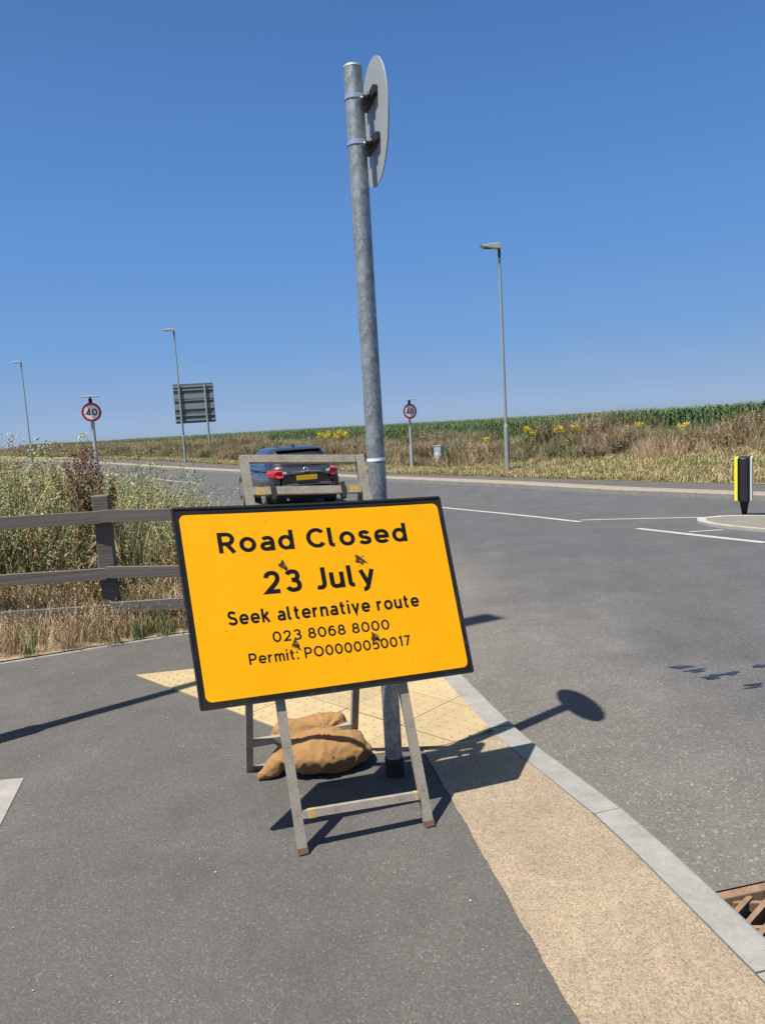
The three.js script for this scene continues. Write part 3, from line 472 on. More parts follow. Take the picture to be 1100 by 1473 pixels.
// sandbag laid over the rear frame's lower bar
{
  const base = BLf.clone().addScaledVector(E1, .285).setY(0), g = thing('sandbag', 'tan sandbag slumped over the rear bar of the yellow sign frame', 'sandbag', base);
  g.rotation.y = Math.atan2(-E1.z, E1.x);
  const R = 84, S = .36, mc = new MarchingCubes(R, M.soil, false, false, 120000); mc.isolation = 0;
  const ell = (p, c, r) => { const x = (p[0] - c[0]) / r[0], y = (p[1] - c[1]) / r[1], z = (p[2] - c[2]) / r[2], k = Math.sqrt(x * x + y * y + z * z); return (k - 1) * Math.min(...r); };
  const cap = (p, a, b, ra, rb2) => { const ab = [b[0] - a[0], b[1] - a[1], b[2] - a[2]], ap = [p[0] - a[0], p[1] - a[1], p[2] - a[2]]; const t = Math.max(0, Math.min(1, (ab[0] * ap[0] + ab[1] * ap[1] + ab[2] * ap[2]) / (ab[0] ** 2 + ab[1] ** 2 + ab[2] ** 2))); return Math.hypot(ap[0] - ab[0] * t, ap[1] - ab[1] * t, ap[2] - ab[2] * t) - lerp(ra, rb2, t); };
  const smin = (a, b, k) => { const h = Math.max(0, Math.min(1, .5 + .5 * (b - a) / k)); return lerp(b, a, h) - k * h * (1 - h); };
  for (let k = 0; k < R; k++) for (let j = 0; j < R; j++) for (let i = 0; i < R; i++) {
    const p = [(i / R * 2 - 1) * S * 1.09, (j / R * 2 - 1) * S + .16, (k / R * 2 - 1) * S];   // x along the bar, z towards the viewer
    let d = ell(p, [.05, .08, .10], [.2, .092, .14]);
    d = smin(d, ell(p, [.15, .06, .10], [.14, .07, .11]), .04);
    d = smin(d, cap(p, [.2, .06, .08], [.29, .02, .05], .05, .016), .04);
    let e = ell(p, [.03, .125, -.025], [.185, .072, .10]); e = smin(e, ell(p, [-.1, .145, -.015], [.085, .055, .075]), .03); e = smin(e, ell(p, [.11, .145, -.02], [.1, .055, .08]), .03);
    e = smin(e, cap(p, [-.1, .15, .01], [.15, .152, .005], .04, .036), .03);
    let f = cap(p, [-.1, .1, .06], [-.2, .045, .1], .06, .035); f = smin(f, cap(p, [-.2, .04, .1], [-.27, .018, .11], .034, .016), .03);
    d = smin(d, f, .018); d = smin(d, e, .014);
    d = Math.max(d, -(cap(p, [.07, .16, .03], [.075, .08, .26], .003, .002)) + .0) ;
    d += .008 * N3(p[0] * 11 + 3, p[1] * 16, p[2] * 8) + .0026 * N3(p[0] * 38, p[1] * 40, p[2] * 30) + .004 * Math.abs(N3(p[0] * 24 - p[1] * 20, p[1] * 9 + 2, p[2] * 12));
    { const fx = p[0] - .07, fy = p[1] - .15, fz = p[2] - .03, rr = Math.hypot(fx, fy * 1.2, fz), th = Math.atan2(fy - fz * .5, fx); d += .007 * Math.exp(-rr / .10) * Math.sin(th * 11 + 3 * N3(p[0] * 9, p[1] * 9, 4)); const rg = 1 - Math.abs(N3(p[0] * 13 + p[1] * 9, p[1] * 15, p[2] * 7 + 4) * 2.2); d -= .0045 * Math.max(0, rg) ** 4; }
    d = Math.max(d, .003 - p[1]);
    mc.field[i + j * R + k * R * R] = -d;
  }
  mc.update();
  const n = mc.count, pos = new Float32Array(mc.positionArray.slice(0, n * 3)), uv = [];
  for (let q = 0; q < n; q++) { pos[q * 3] *= S; pos[q * 3 + 1] = pos[q * 3 + 1] * S + .16; pos[q * 3 + 2] *= S; uv.push(pos[q * 3] + pos[q * 3 + 2], pos[q * 3 + 1] - pos[q * 3 + 2] * .6); }
  let geo = new THREE.BufferGeometry(); geo.setAttribute('position', new THREE.BufferAttribute(pos, 3)); geo = mergeVertices(geo, 1e-4); geo.computeVertexNormals();
  const pa = geo.attributes.position, u2 = []; for (let q = 0; q < pa.count; q++) u2.push(pa.getX(q) + pa.getZ(q) * .5, pa.getY(q) - pa.getZ(q) * .7); geo.setAttribute('uv', new THREE.Float32BufferAttribute(u2, 2));
  const nT = 256, w1 = tileNoise(nT, 8, 201), w2 = tileNoise(nT, 30, 202), weave = (i, j) => .5 + .25 * Math.sin(i / nT * 6.2832 * 64) + .25 * Math.sin(j / nT * 6.2832 * 64);
  const cloth = new THREE.MeshStandardMaterial({ map: dataTex(nT, (i, j) => { const t = .78 + .2 * w1(i, j) + .16 * w2(i, j) + .3 * (weave(i, j) - .5); return [.285 * t, .153 * t, .052 * t]; }, true, 6), bumpMap: dataTex(nT, weave, false, 6), bumpScale: .0016, roughness: .95 });
  part(g, 'bag', geo, cloth);
  part(g, 'tie', new THREE.TorusGeometry(.02, .004, 6, 14).rotateX(1.1).translate(.072, .155, .035), M.blackRubber);
}
// ------------------------------------------------------------------ sign post with its round sign seen from behind
{
  const p = pix(568, 1114, () => 0), g = thing('sign_post', 'tall galvanised post carrying a round sign seen from behind, beside the yellow notice', 'sign post', p);
  const R = .038, Ht = 2.975;
  part(g, 'post', (() => { const c = new THREE.CylinderGeometry(R, R, Ht, 40, 1).translate(0, Ht / 2, 0), u = c.attributes.uv; for (let i = 0; i < u.count; i++) u.setXY(i, u.getX(i) * .24, u.getY(i) * Ht); return c; })(), M.galv);
  part(g, 'cap', new THREE.CylinderGeometry(R * .97, R * 1.02, .008, 32).translate(0, Ht + .002, 0), M.signBack);
  part(g, 'base_sleeve', new THREE.CylinderGeometry(R + .003, R + .004, .085, 32).translate(0, .0425, 0), M.blackRubber);
  part(g, 'white_band', new THREE.CylinderGeometry(R + .0015, R + .0015, .012, 36).rotateZ(.04).translate(0, 1.41, 0), new THREE.MeshStandardMaterial({ color: new THREE.Color(.8, .82, .84), roughness: .5 }));
  const nd = V(.974, 0, -.224), sd = V(-nd.z, 0, nd.x), c0 = V(0, 2.765, 0), off = .075, rD = .238;
  const disc = new THREE.CylinderGeometry(rD, rD, .004, 64).rotateZ(-Math.PI / 2); disc.applyMatrix4(new THREE.Matrix4().makeBasis(nd, V(0, 1, 0), sd));
  const plate = part(g, 'sign_disc', disc.translate(c0.x + nd.x * off, c0.y, c0.z + nd.z * off), M.signBack);
  const fc = new THREE.CircleGeometry(rD - .003, 48).applyMatrix4(new THREE.Matrix4().makeBasis(sd.clone().negate(), V(0, 1, 0), nd)); part(g, 'sign_face', fc.translate(c0.x + nd.x * (off + .004), c0.y, c0.z + nd.z * (off + .004)), new THREE.MeshStandardMaterial({ color: new THREE.Color(.7, .7, .7), roughness: .4, side: THREE.DoubleSide }));
  for (const y of [2.86, 2.685]) {
    const b = part(g, 'clamp', new THREE.CylinderGeometry(R + .0025, R + .0025, .018, 36, 1, true).translate(0, y, 0), new THREE.MeshStandardMaterial({ color: new THREE.Color(.55, .6, .68), roughness: .3, metalness: .7, side: THREE.DoubleSide }));
    const f = (o, s, yy = y) => V(nd.x * o + sd.x * s, yy, nd.z * o + sd.z * s);
    part(b, 'bracket', merge([bar(f(R, 0), f(off - .003, 0), .03, .02), bar(f(off - .012, -.1), f(off - .012, .1), .018, .032, V(0, 1, 0)), bar(f(off - .026, -.05), f(off - .026, .05), .012, .016, V(0, 1, 0))]), M.blackPlastic);
    part(b, 'bolt', rod(f(R + .006, .03), f(R + .006, .055), .006, .006, 8), M.steel);
  }
}
// ------------------------------------------------------------------ street lamps
function streetLamp(p, H, aim, label) {
  const g = thing('street_lamp', label, 'street lamp', p, 'street lamps along the roads');
  g.rotation.y = aim;
  const low = 1.55;
  const b = part(g, 'base_section', new THREE.CylinderGeometry(.072, .076, low, 20).translate(0, low / 2, 0), M.column);
  part(b, 'access_door', bxg(.008, .5, .09, .073, .85, 0, .003), M.column);
  part(g, 'shoulder', new THREE.CylinderGeometry(.05, .072, .09, 20).translate(0, low + .045, 0), M.column);
  part(g, 'column', new THREE.CylinderGeometry(.036, .05, H - low - .1, 18).translate(0, (H + low) / 2 + .0, 0), M.column);
  part(g, 'spigot', new THREE.CylinderGeometry(.042, .042, .32, 16).translate(0, H - .2, 0), M.blackRubber);
  const arm = part(g, 'bracket', rod(V(0, H - .07, 0), V(-.16, H - .045, 0), .03, .026, 12), M.column);
  const s = new THREE.Shape(); s.moveTo(.05, -.055); s.lineTo(-.3, -.03); s.lineTo(-.52, .0); s.lineTo(-.55, .03); s.lineTo(-.3, .06); s.lineTo(-.02, .095); s.lineTo(.06, .06); s.closePath();
  const lan = part(g, 'lantern', new THREE.ExtrudeGeometry(s, { depth: .2, bevelEnabled: true, bevelThickness: .025, bevelSize: .015, bevelSegments: 3 }).translate(-.04, H - .03, -.1), M.lantern);
  part(lan, 'lens', bxg(.3, .012, .17, -.34, H - .075, 0, .003).rotateZ(0), M.blackPlastic);
  return g;
}
const aimTo = (dx, dz) => Math.atan2(dz, -dx);   // local -x points to (dx, dz)
{
  const a = pix(730, 682); streetLamp(a, 7.25, aimTo(-NN[0], -NN[1] * .3), 'street lamp on the grass bank to the right of the grey roadside cabinet');
  const d2 = rayOf(265, 640), k2 = 46 / -d2.z; streetLamp(V(d2.x * k2, yb(d2.x * k2, -46) + .02, -46), 7.95, aimTo(-1, .25), 'street lamp rising in front of the large grey sign back');
  const d1 = rayOf(44, 640), k1 = 59 / -d1.z; streetLamp(V(d1.x * k1, yb(0, -59) - .1, -59), 8.0, aimTo(-1, .2), 'distant street lamp beyond the weeds, farther along than the first speed limit sign');
  streetLamp(V(-2.52, 0, -3.56), 8.35, aimTo(.86, -.51), 'street lamp beside the footway casting a long thin shadow across the asphalt');
}
// ------------------------------------------------------------------ speed limit signs, back of a large sign, cabinet
function limitSign(p, H, r, face, label) {
  const g = thing('speed_limit_sign', label, 'speed sign', p, 'speed limit signs'); g.rotation.y = face;
  part(g, 'post', new THREE.CylinderGeometry(.045, .045, H + r * .9, 18).translate(0, (H + r * .9) / 2, -.06), M.palePost);
  part(g, 'base_section', new THREE.CylinderGeometry(.07, .07, H * .42, 18).translate(0, H * .21, -.06), M.palePost);
  const d = part(g, 'disc', new THREE.CylinderGeometry(r, r, .012, 48).rotateX(Math.PI / 2).translate(0, H, 0), M.signBack);
  const t = canvasTex(512, 512, (x) => { x.fillStyle = '#a81f2a'; x.fillRect(0, 0, 512, 512); x.fillStyle = '#e9e9e6'; x.beginPath(); x.arc(256, 256, 196, 0, 7); x.fill(); x.strokeStyle = '#141414'; lettering(x, '40', 106, 406, 346, 180, .2); });
  part(d, 'face', new THREE.CircleGeometry(r - .002, 48).translate(0, H, .0085), new THREE.MeshStandardMaterial({ map: t, roughness: .45 }));
  const l = part(g, 'sign_light', bxg(r * 1.7, .035, .12, 0, H + r + .15, .06, .01), M.lantern);
  part(l, 'light_bracket', merge([bxg(.09, .1, .08, 0, H + r + .05, -.03, .01), bxg(.05, .06, .05, 0, H + r + .13, -.01)]), M.blackRubber);
}
{
  const d = rayOf(132, 593), k = 19 / -d.z, x = d.x * k, z = -19, y0 = yb(x, z); limitSign(V(x, y0, z), CH + d.y * k - y0, .235, Math.atan2(-x, -z), '40 speed limit sign rising from the tall weeds behind the wooden fence');
  const b = pix(594, 677), d2 = rayOf(591, 591.5), k2 = b.z / d2.z; limitSign(V(b.x, b.y, b.z), CH + d2.y * k2 - b.y, .285, Math.atan2(-b.x, -b.z) + .45, '40 speed limit sign on the bank beside the grey roadside cabinet');
}
{ // large direction sign seen from behind
  const z = -52, P = (u, v) => { const d = rayOf(u, v), k = z / d.z; return V(d.x * k, CH + d.y * k, z); };
  const tl = P(247, 553.5), tr = P(303.5, 552.5), bl = P(251, 610), w = tr.x - tl.x, h = (tl.y - bl.y), cx = (tl.x + tr.x) / 2 + .1, cy = (tl.y + bl.y) / 2, y0 = yb(cx, z);
  const g = thing('large_road_sign', 'large rectangular road sign seen from its ribbed grey back on two posts', 'road sign', V(cx, y0, z)); g.rotation.y = .12;
  const dark = grainy(64, .6, [.085, .105, .125], .12, 151, .6), rail = grainy(64, .6, [.19, .215, .235], .1, 152, .5);
  part(g, 'panel', bxg(w, h, .02, 0, cy - y0, 0, .004), dark);
  [.07, .155, .33, .42, .58, .8, .93].forEach((t, i) => part(g, 'rail', bxg(w * .985, [.1, .09, .3, .07, .36, .12, .1][i], .035, 0, cy - y0 + h / 2 - h * t, .03, .006), rail));
  for (const x of [-.34 * w, .3 * w]) part(g, 'post', new THREE.CylinderGeometry(.075, .075, cy - y0 + h / 2 - .05, 16).translate(x, (cy - y0 + h / 2 - .05) / 2, .125), M.column);
}
{
  const p = pix(632, 672, bankY), k = Math.hypot(p.x, p.z) / CF; const h = 30 * k, w = 10.5 * k, g = thing('roadside_cabinet', 'small grey metal roadside cabinet at the foot of the weedy bank', 'cabinet', p); g.rotation.y = -.55;
  const mt = grainy(64, .5, [.30, .335, .36], .1, 161, .5);
  const b = part(g, 'body', bxg(w * 1.05, h, w * .85, 0, h / 2, 0, .012), mt); part(g, 'roof', bxg(w * 1.13, .035, w * .95, 0, h + .012, 0, .01), mt);
  const d = part(g, 'door', bxg(w * .9, h * .86, .012, 0, h * .5, w * .425 + .006, .004), mt); part(d, 'label_plate', bxg(.07, .11, .006, -.02, h * .64, w * .425 + .016, .002), new THREE.MeshStandardMaterial({ color: new THREE.Color(.7, .7, .68), roughness: .5 })); part(d, 'handle', bxg(.02, .1, .02, w * .35, h * .5, w * .425 + .02, .003), M.blackRubber);
}
// ------------------------------------------------------------------ road gully
{
  const y = yr(gO.x, gO.z) - .004, g = thing('road_gully', 'rusty cast iron gully grate in the road against the kerb', 'drain', V(gO.x, y, gO.z)); g.rotation.y = Math.atan2(-gAc.z, gAc.x);
  const L = .47, W = .46, fw = .035, hh = .05; // local x across the road, z along the kerb towards the camera
  part(g, 'frame', merge([bxg(W, hh, fw, W / 2, -hh / 2, fw / 2, .004), bxg(W, hh, fw, W / 2, -hh / 2, L - fw / 2, .004), bxg(fw, hh, L - 2 * fw, fw / 2, -hh / 2, L / 2, .004), bxg(fw, hh, L - 2 * fw, W - fw / 2, -hh / 2, L / 2, .004)]), M.cast);
  const top = -.007;
  const clipSeg = (a, b) => { let t0 = 0, t1 = 1; for (const [k, lo, hi] of [[0, fw, W - fw], [1, fw, L - fw]]) { const d = b[k] - a[k]; if (Math.abs(d) < 1e-6) continue; let u = (lo - a[k]) / d, v = (hi - a[k]) / d; if (u > v) [u, v] = [v, u]; t0 = Math.max(t0, u); t1 = Math.min(t1, v); } return t1 - t0 > .05 ? [t0, t1] : null; };
  for (let i = -4; i < 9; i++) {   // slanting bars
    const a = [i * .1 + .5, .0], b = [i * .1 - .35, .47], t = clipSeg(a, b); if (!t) continue; const q = (k) => V(lerp(a[0], b[0], k), top - .022, lerp(a[1], b[1], k));
    part(g, 'bar', bar(q(t[0]), q(t[1]), .017, .04, V(0, 1, 0), .003), M.cast);
  }
  for (let i = 0; i < 4; i++) { const a = [.0, -.02 + i * .13], b = [.46, .13 + i * .13], t = clipSeg(a, b); if (!t) continue; const q = (k) => V(lerp(a[0], b[0], k), top - .026, lerp(a[1], b[1], k)); part(g, 'tie_bar', bar(q(t[0]), q(t[1]), .014, .03, V(0, 1, 0), .003), M.cast); }
  part(g, 'pit', merge([bxg(W, .01, L, W / 2, -.45, L / 2), bxg(.01, .4, L, .012, -.25, L / 2), bxg(.01, .4, L, W - .012, -.25, L / 2), bxg(W, .4, .01, W / 2, -.25, .012), bxg(W, .4, .01, W / 2, -.25, L - .012)]), M.pit);
}
// ------------------------------------------------------------------ post and rail fence
{
  const P = [V(-6.05, 0, -5.72), V(-4.15, 0, -5.9), V(-2.26, 0, -6.05), V(-1.42, 0, -6.02)]; for (const p of P) p.y = vergeY(p.x, p.z) - .03;
  const g = thing('fence', 'weathered three rail wooden fence along the weedy verge', 'fence', P[2].clone());
  const H = [1.12, 1.12, 1.125, .92];
  P.forEach((p, i) => { const m = partW(g, g, 'post', bxg(.125, H[i] + .1, .11, 0, (H[i] - .1) / 2, 0, .008).rotateY(i === 2 ? .16 : .03).translate(p.x, p.y, p.z), M.wood); });
  [[.955, .097], [.50, .09], [.205, .085]].forEach(([h, d], r) => { for (let i = 0; i < 3; i++) {
    const a = P[i].clone(), b = P[i + 1].clone(); a.y += h + .004 * i; b.y += h - .006 * r; if (r === 2 && i === 2) b.y += .05; const dir = b.clone().sub(a).normalize(), f = V(-dir.z, 0, dir.x); if (f.z < 0) f.negate();
    a.addScaledVector(f, .078 + .001 * i).addScaledVector(dir, i === 2 ? .012 : -.05); b.addScaledVector(f, .078).addScaledVector(dir, i === 1 ? .004 : .06);
    const geo = bar(a, b, .04, d, V(0, 1, 0), .005), pa = geo.attributes.position, uv = geo.attributes.uv; for (let k = 0; k < pa.count; k++) uv.setXY(k, pa.getX(k) * .25, pa.getY(k) * 2.2 + r * .3 + i * .17 + pa.getZ(k));
    const m = partW(g, g, 'rail', geo, M.wood);
  } });
}
// ------------------------------------------------------------------ the car
{
  const p = pix(444, 730, yr), g = thing('car', 'dark blue hatchback driving away, framed by the top of the yellow sign stand', 'car', p); g.rotation.y = THREE.MathUtils.degToRad(22); g.scale.setScalar(1.05);
  const paint = new THREE.MeshPhysicalMaterial({ color: new THREE.Color(.016, .017, .02), roughness: .42, metalness: .15, clearcoat: 1, clearcoatRoughness: .06 });
  const glass = new THREE.MeshPhysicalMaterial({ color: new THREE.Color(.012, .014, .016), roughness: .06, clearcoat: 1 });
  const trim = new THREE.MeshStandardMaterial({ color: new THREE.Color(.015, .015, .016), roughness: .7 });
  const red = new THREE.MeshPhysicalMaterial({ color: new THREE.Color(.42, .012, .02), roughness: .12, clearcoat: 1 });
  const chrome = new THREE.MeshStandardMaterial({ color: new THREE.Color(.6, .62, .65), roughness: .22, metalness: .9 });
  const N = 36, pw = (v, e) => Math.sign(v) * Math.abs(v) ** e;
  const loft = (secs) => { const pos = [], idx = []; for (const s of secs) for (const v of s) pos.push(...v); const n = secs.length; for (let i = 0; i < n - 1; i++) for (let j = 0; j < N; j++) { const a = i * N + j, b = i * N + (j + 1) % N, c = a + N, d = b + N; idx.push(a, c, b, b, c, d); } for (const i of [0, n - 1]) for (let j = 1; j < N - 1; j++) i ? idx.push(i * N, i * N + j, i * N + j + 1) : idx.push(0, j + 1, j); const q = new THREE.BufferGeometry(); q.setAttribute('position', new THREE.Float32BufferAttribute(pos, 3)); q.setIndex(idx); q.computeVertexNormals(); const uv = []; for (let k = 0; k < pos.length; k += 3) uv.push(pos[k], pos[k + 1]); q.setAttribute('uv', new THREE.Float32BufferAttribute(uv, 2)); return q; };
  const sec = (z, w, y0, y1, e = .42) => { const r = []; for (let j = 0; j < N; j++) { const a = j / N * 6.2832, c = pw(Math.cos(a), e), s = pw(Math.sin(a), e), y = (y0 + y1) / 2 + s * (y1 - y0) / 2; r.push([w * c * (1 - .06 * Math.max(0, s)), y, z]); } return r; };
  part(g, 'body', loft([[.005, .62, .42, .82], [-.015, .74, .36, .88], [-.06, .83, .3, .95], [-.16, .875, .26, .985], [-.35, .89, .23, .99], [-.9, .9, .2, .98], [-2.4, .9, .2, .97], [-3.1, .89, .2, .95], [-3.7, .87, .22, .88], [-4.1, .81, .27, .79], [-4.26, .7, .33, .70], [-4.3, .5, .4, .62]].map((s) => sec(...s))), paint);
  const sl = (y, z0, z1, w, e = .34) => { const r = []; for (let j = 0; j < N; j++) { const a = j / N * 6.2832; r.push([w * pw(Math.cos(a), e), y, (z0 + z1) / 2 + (z0 - z1) / 2 * pw(Math.sin(a), e)]); } return r; };
  const SL = [[.9, -.13, -3.35, .85], [1.0, -.19, -3.1, .825], [1.18, -.32, -2.72, .765], [1.34, -.47, -2.4, .70], [1.42, -.62, -2.15, .64], [1.46, -.85, -1.9, .5], [1.472, -1.1, -1.6, .3]];
  part(g, 'cabin', loft(SL.map((s) => sl(...s))), paint);
  const at = (y) => { let i = 0; while (i < SL.length - 2 && y > SL[i + 1][0]) i++; const t = (y - SL[i][0]) / (SL[i + 1][0] - SL[i][0]); return SL[i].map((v, k) => lerp(v, SL[i + 1][k], t)); };
  const quadPatch = (f, nx = 6, ny = 4) => { const pos = [], idx = []; for (let j = 0; j <= ny; j++) for (let i = 0; i <= nx; i++) pos.push(...f(i / nx, j / ny)); for (let j = 0; j < ny; j++) for (let i = 0; i < nx; i++) { const a = j * (nx + 1) + i; idx.push(a, a + 1, a + nx + 1, a + 1, a + nx + 2, a + nx + 1); } const q = new THREE.BufferGeometry(); q.setAttribute('position', new THREE.Float32BufferAttribute(pos, 3)); q.setIndex(idx); q.computeVertexNormals(); return q; };
  const ee = (c, e = .34) => { const k = Math.pow(Math.abs(c), 1 / e); return Math.pow(Math.max(0, 1 - k * k), e / 2); };   // the slice's other axis for x/w = c
  glass.side = THREE.DoubleSide;
  part(g, 'rear_window', quadPatch((u, v) => { const y = lerp(1.02, 1.36, v), [, z0, z1, w] = at(y), c = lerp(-.86, .86, u); return [w * c, y, (z0 + z1) / 2 + (z0 - z1) / 2 * ee(c) + .012]; }, 14, 6), glass);
  for (const s of [-1, 1]) for (const [a, b] of [[-.62, .02], [.05, .62]]) part(g, 'side_window', quadPatch((u, v) => { const y = lerp(1.02, 1.34, v), [, z0, z1, w] = at(y), c = lerp(a, b, u); return [s * (w * ee(c) + .012), y, (z0 + z1) / 2 - (z0 - z1) / 2 * c]; }, 10, 4), glass);
  part(g, 'rear_spoiler', bxg(1.16, .03, .16, 0, 1.40, -.53, .012).rotateX(0), paint);
  part(g, 'antenna', bxg(.03, .07, .14, 0, 1.485, -1.0, .008), trim);
  part(g, 'rear_bumper', (() => { const q = loft([[.035, .60, .34, .56], [.02, .74, .3, .6], [-.04, .85, .25, .62], [-.2, .905, .22, .62], [-.4, .905, .22, .55]].map((s) => sec(s[0], s[1], s[2], s[3], .5))); return q; })(), trim);
  for (const s of [-1, 1]) {
    const l = part(g, 'tail_light', loft([[.03, .115, .765, .915], [.014, .145, .735, .945], [-.10, .15, .74, .945], [-.3, .1, .79, .94]].map(([z, w, a, b], i) => sec(z, w, a, b, .7).map(([x, y, zz]) => [s * (.665 + x * .95) + s * [0, .01, .075, .135][i] * (x * s > -9 ? 1 : 0), y, zz - Math.max(0, (x * 1) / .135) * .06]))), red);
    part(l, 'reversing_lens', bxg(.09, .045, .012, s * .54, .875, .03, .004), new THREE.MeshStandardMaterial({ color: new THREE.Color(.7, .68, .68), roughness: .2 }));
    for (const z of [-.78, -3.42]) {
      const w = part(g, 'wheel', new THREE.CylinderGeometry(.32, .32, .2, 32).rotateZ(Math.PI / 2).translate(s * .80, .32, z), M.blackRubber);
      part(w, 'rim', new THREE.CylinderGeometry(.2, .2, .012, 28).rotateZ(Math.PI / 2).translate(s * .906, .32, z), chrome);
    }
    part(g, 'door_mirror', bxg(.16, .12, .1, s * .97, 1.0, -2.55, .03), paint);
    for (const z of [-1.35, -2.25]) part(g, 'door_handle', bxg(.02, .03, .16, s * .895, .82, z, .006), chrome);
  }
  part(g, 'tailgate_strip', bxg(.72, .018, .02, 0, .885, .026, .005), chrome);
  part(g, 'badge', new THREE.TorusGeometry(.045, .011, 8, 20).scale(1.3, 1, 1).translate(0, .93, .0), chrome);
  const np = part(g, 'number_plate', bxg(.52, .115, .012, 0, .735, .034, .003), new THREE.MeshStandardMaterial({ map: canvasTex(256, 64, (x) => { x.fillStyle = '#d8a91c'; x.fillRect(0, 0, 256, 64); const r = rng(4); for (let i = 0; i < 60; i++) { x.fillStyle = `rgba(50,38,8,${.25 + .25 * r()})`; x.fillRect(30 + r() * 196, 14 + r() * 26, 3 + 8 * r(), 3 + 9 * r()); } }), roughness: .4 }));
  part(g, 'exhaust', rod(V(-.5, .24, -.15), V(-.5, .24, .03), .03, .03, 12), chrome);
  part(g, 'underbody', bxg(1.5, .12, 3.9, 0, .22, -2.15, .03), trim);
}
// ------------------------------------------------------------------ vegetation
const tri = (o, a, b, c, col) => { for (const v of [a, b, c]) { o.p.push(v.x, v.y, v.z); o.c.push(...col); } };
function done(o) { const g = new THREE.BufferGeometry(); g.setAttribute('position', new THREE.Float32BufferAttribute(o.p, 3)); g.setAttribute('color', new THREE.Float32BufferAttribute(o.c, 3)); g.computeVertexNormals(); return g; }
const vary = (c, r, a = .3) => { const t = 1 + (r() - .5) * 2 * a, w = (r() - .5) * a * .5; return [c[0] * t * (1 + w), c[1] * t, c[2] * t * (1 - w)]; };
function blade(o, base, az, h, w, lean, col, seg = 3, droop = 0) {
  const dx = Math.cos(az), dz = Math.sin(az), sx = -dz, sz = dx; let prev = null;
  for (let k = 0; k <= seg; k++) { const t = k / seg, r = lean * t * t, y = h * t - droop * t * t * t; const c = V(base.x + dx * r, base.y + y, base.z + dz * r), ww = w * (1 - t * .9) * (k === 0 ? .7 : 1); const L = V(c.x - sx * ww, c.y, c.z - sz * ww), R = V(c.x + sx * ww, c.y, c.z + sz * ww); if (prev) { tri(o, prev[0], prev[1], R, col); if (k < seg) tri(o, prev[0], R, L, col); } prev = [L, R]; }
}
function leaf(o, base, dir, len, wid, col, sag = .25) { // pointed leaf folded on its midrib
  const up = V(0, 1, 0), s = dir.clone().cross(up).normalize(), m = base.clone().addScaledVector(dir, len * .45).add(V(0, len * .06, 0)), t = base.clone().addScaledVector(dir, len).add(V(0, -sag * len, 0));
  const a = m.clone().addScaledVector(s, wid).add(V(0, len * .05, 0)), b = m.clone().addScaledVector(s, -wid).add(V(0, len * .05, 0)); tri(o, base, a, m, col); tri(o, a, t, m, col); tri(o, base, m, b, col); tri(o, m, t, b, col);
}
function bit(o, c, s, col, r) { const q = [0, 1, 2, 3].map(() => V(c.x + (r() - .5) * s * 2, c.y + (r() - .5) * s * 2, c.z + (r() - .5) * s * 2)); tri(o, q[0], q[1], q[2], col); tri(o, q[0], q[2], q[3], col); tri(o, q[1], q[3], q[2], col); }
const fresh = () => ({ p: [], c: [] });
const COL = { straw: [.42, .31, .16], tan: [.33, .23, .125], brown: [.17, .105, .065], dock: [.12, .045, .032], green: [.10, .155, .035], olive: [.16, .165, .06], dark: [.06, .09, .026], sage: [.21, .24, .12], pale: [.42, .36, .25], corn: [.058, .10, .034], yellow: [.62, .45, .015] };
function grassTuft(seed, n, h, spread, cols, wide = .004, seeds = 0) { const o = fresh(), r = rng(seed); for (let i = 0; i < n; i++) { const a = r() * 6.28, q = Math.sqrt(r()) * spread, c = vary(cols[Math.floor(r() * cols.length)], r), hh = h * (.4 + .6 * r()), b = V(Math.cos(a) * q, 0, Math.sin(a) * q), az = r() * 6.28, ln = hh * (.15 + .9 * r() * r()); blade(o, b, az, hh, wide * (.6 + .8 * r()), ln, c); if (r() < seeds) for (let k = 0; k < 4; k++) bit(o, V(b.x + Math.cos(az) * ln * (1 - k * .07), b.y + hh * (1 - k * .05), b.z + Math.sin(az) * ln * (1 - k * .07)), .008, c, r); } return done(o); }
function leafyWeed(seed, h, leaves, cols, size, head) {
  const o = fresh(), r = rng(seed), stems = 2 + Math.floor(r() * 3);
  for (let s = 0; s < stems; s++) { const az = r() * 6.28, ln = h * (.1 + .3 * r()), hh = h * (.65 + .4 * r()), b = V((r() - .5) * .14, 0, (r() - .5) * .14), sc = vary(cols[1], r); blade(o, b, az, hh, .006, ln, sc, 3); blade(o, b, az + 1.57, hh, .006, .001, sc, 2);
    for (let k = 0; k < leaves; k++) { const t = .12 + .85 * Math.pow(r(), .8), y = hh * t, la = r() * 6.28, L = size * (1.15 - .7 * t) * (.6 + .7 * r()); leaf(o, V(b.x + Math.cos(az) * ln * t * t, y, b.z + Math.sin(az) * ln * t * t), V(Math.cos(la), .15 + .5 * r(), Math.sin(la)).normalize(), L, L * (.16 + .12 * r()), vary(cols[Math.floor(r() * r() * cols.length)], r, .35), .1 + .5 * r()); }
    if (head) for (let k = 0; k < 9; k++) { const t = .85 + .18 * r(); bit(o, V(b.x + Math.cos(az) * ln * t * t + (r() - .5) * .09, hh * t, b.z + Math.sin(az) * ln * t * t + (r() - .5) * .09), .011, vary(head, r), r); } }
  return done(o);
}
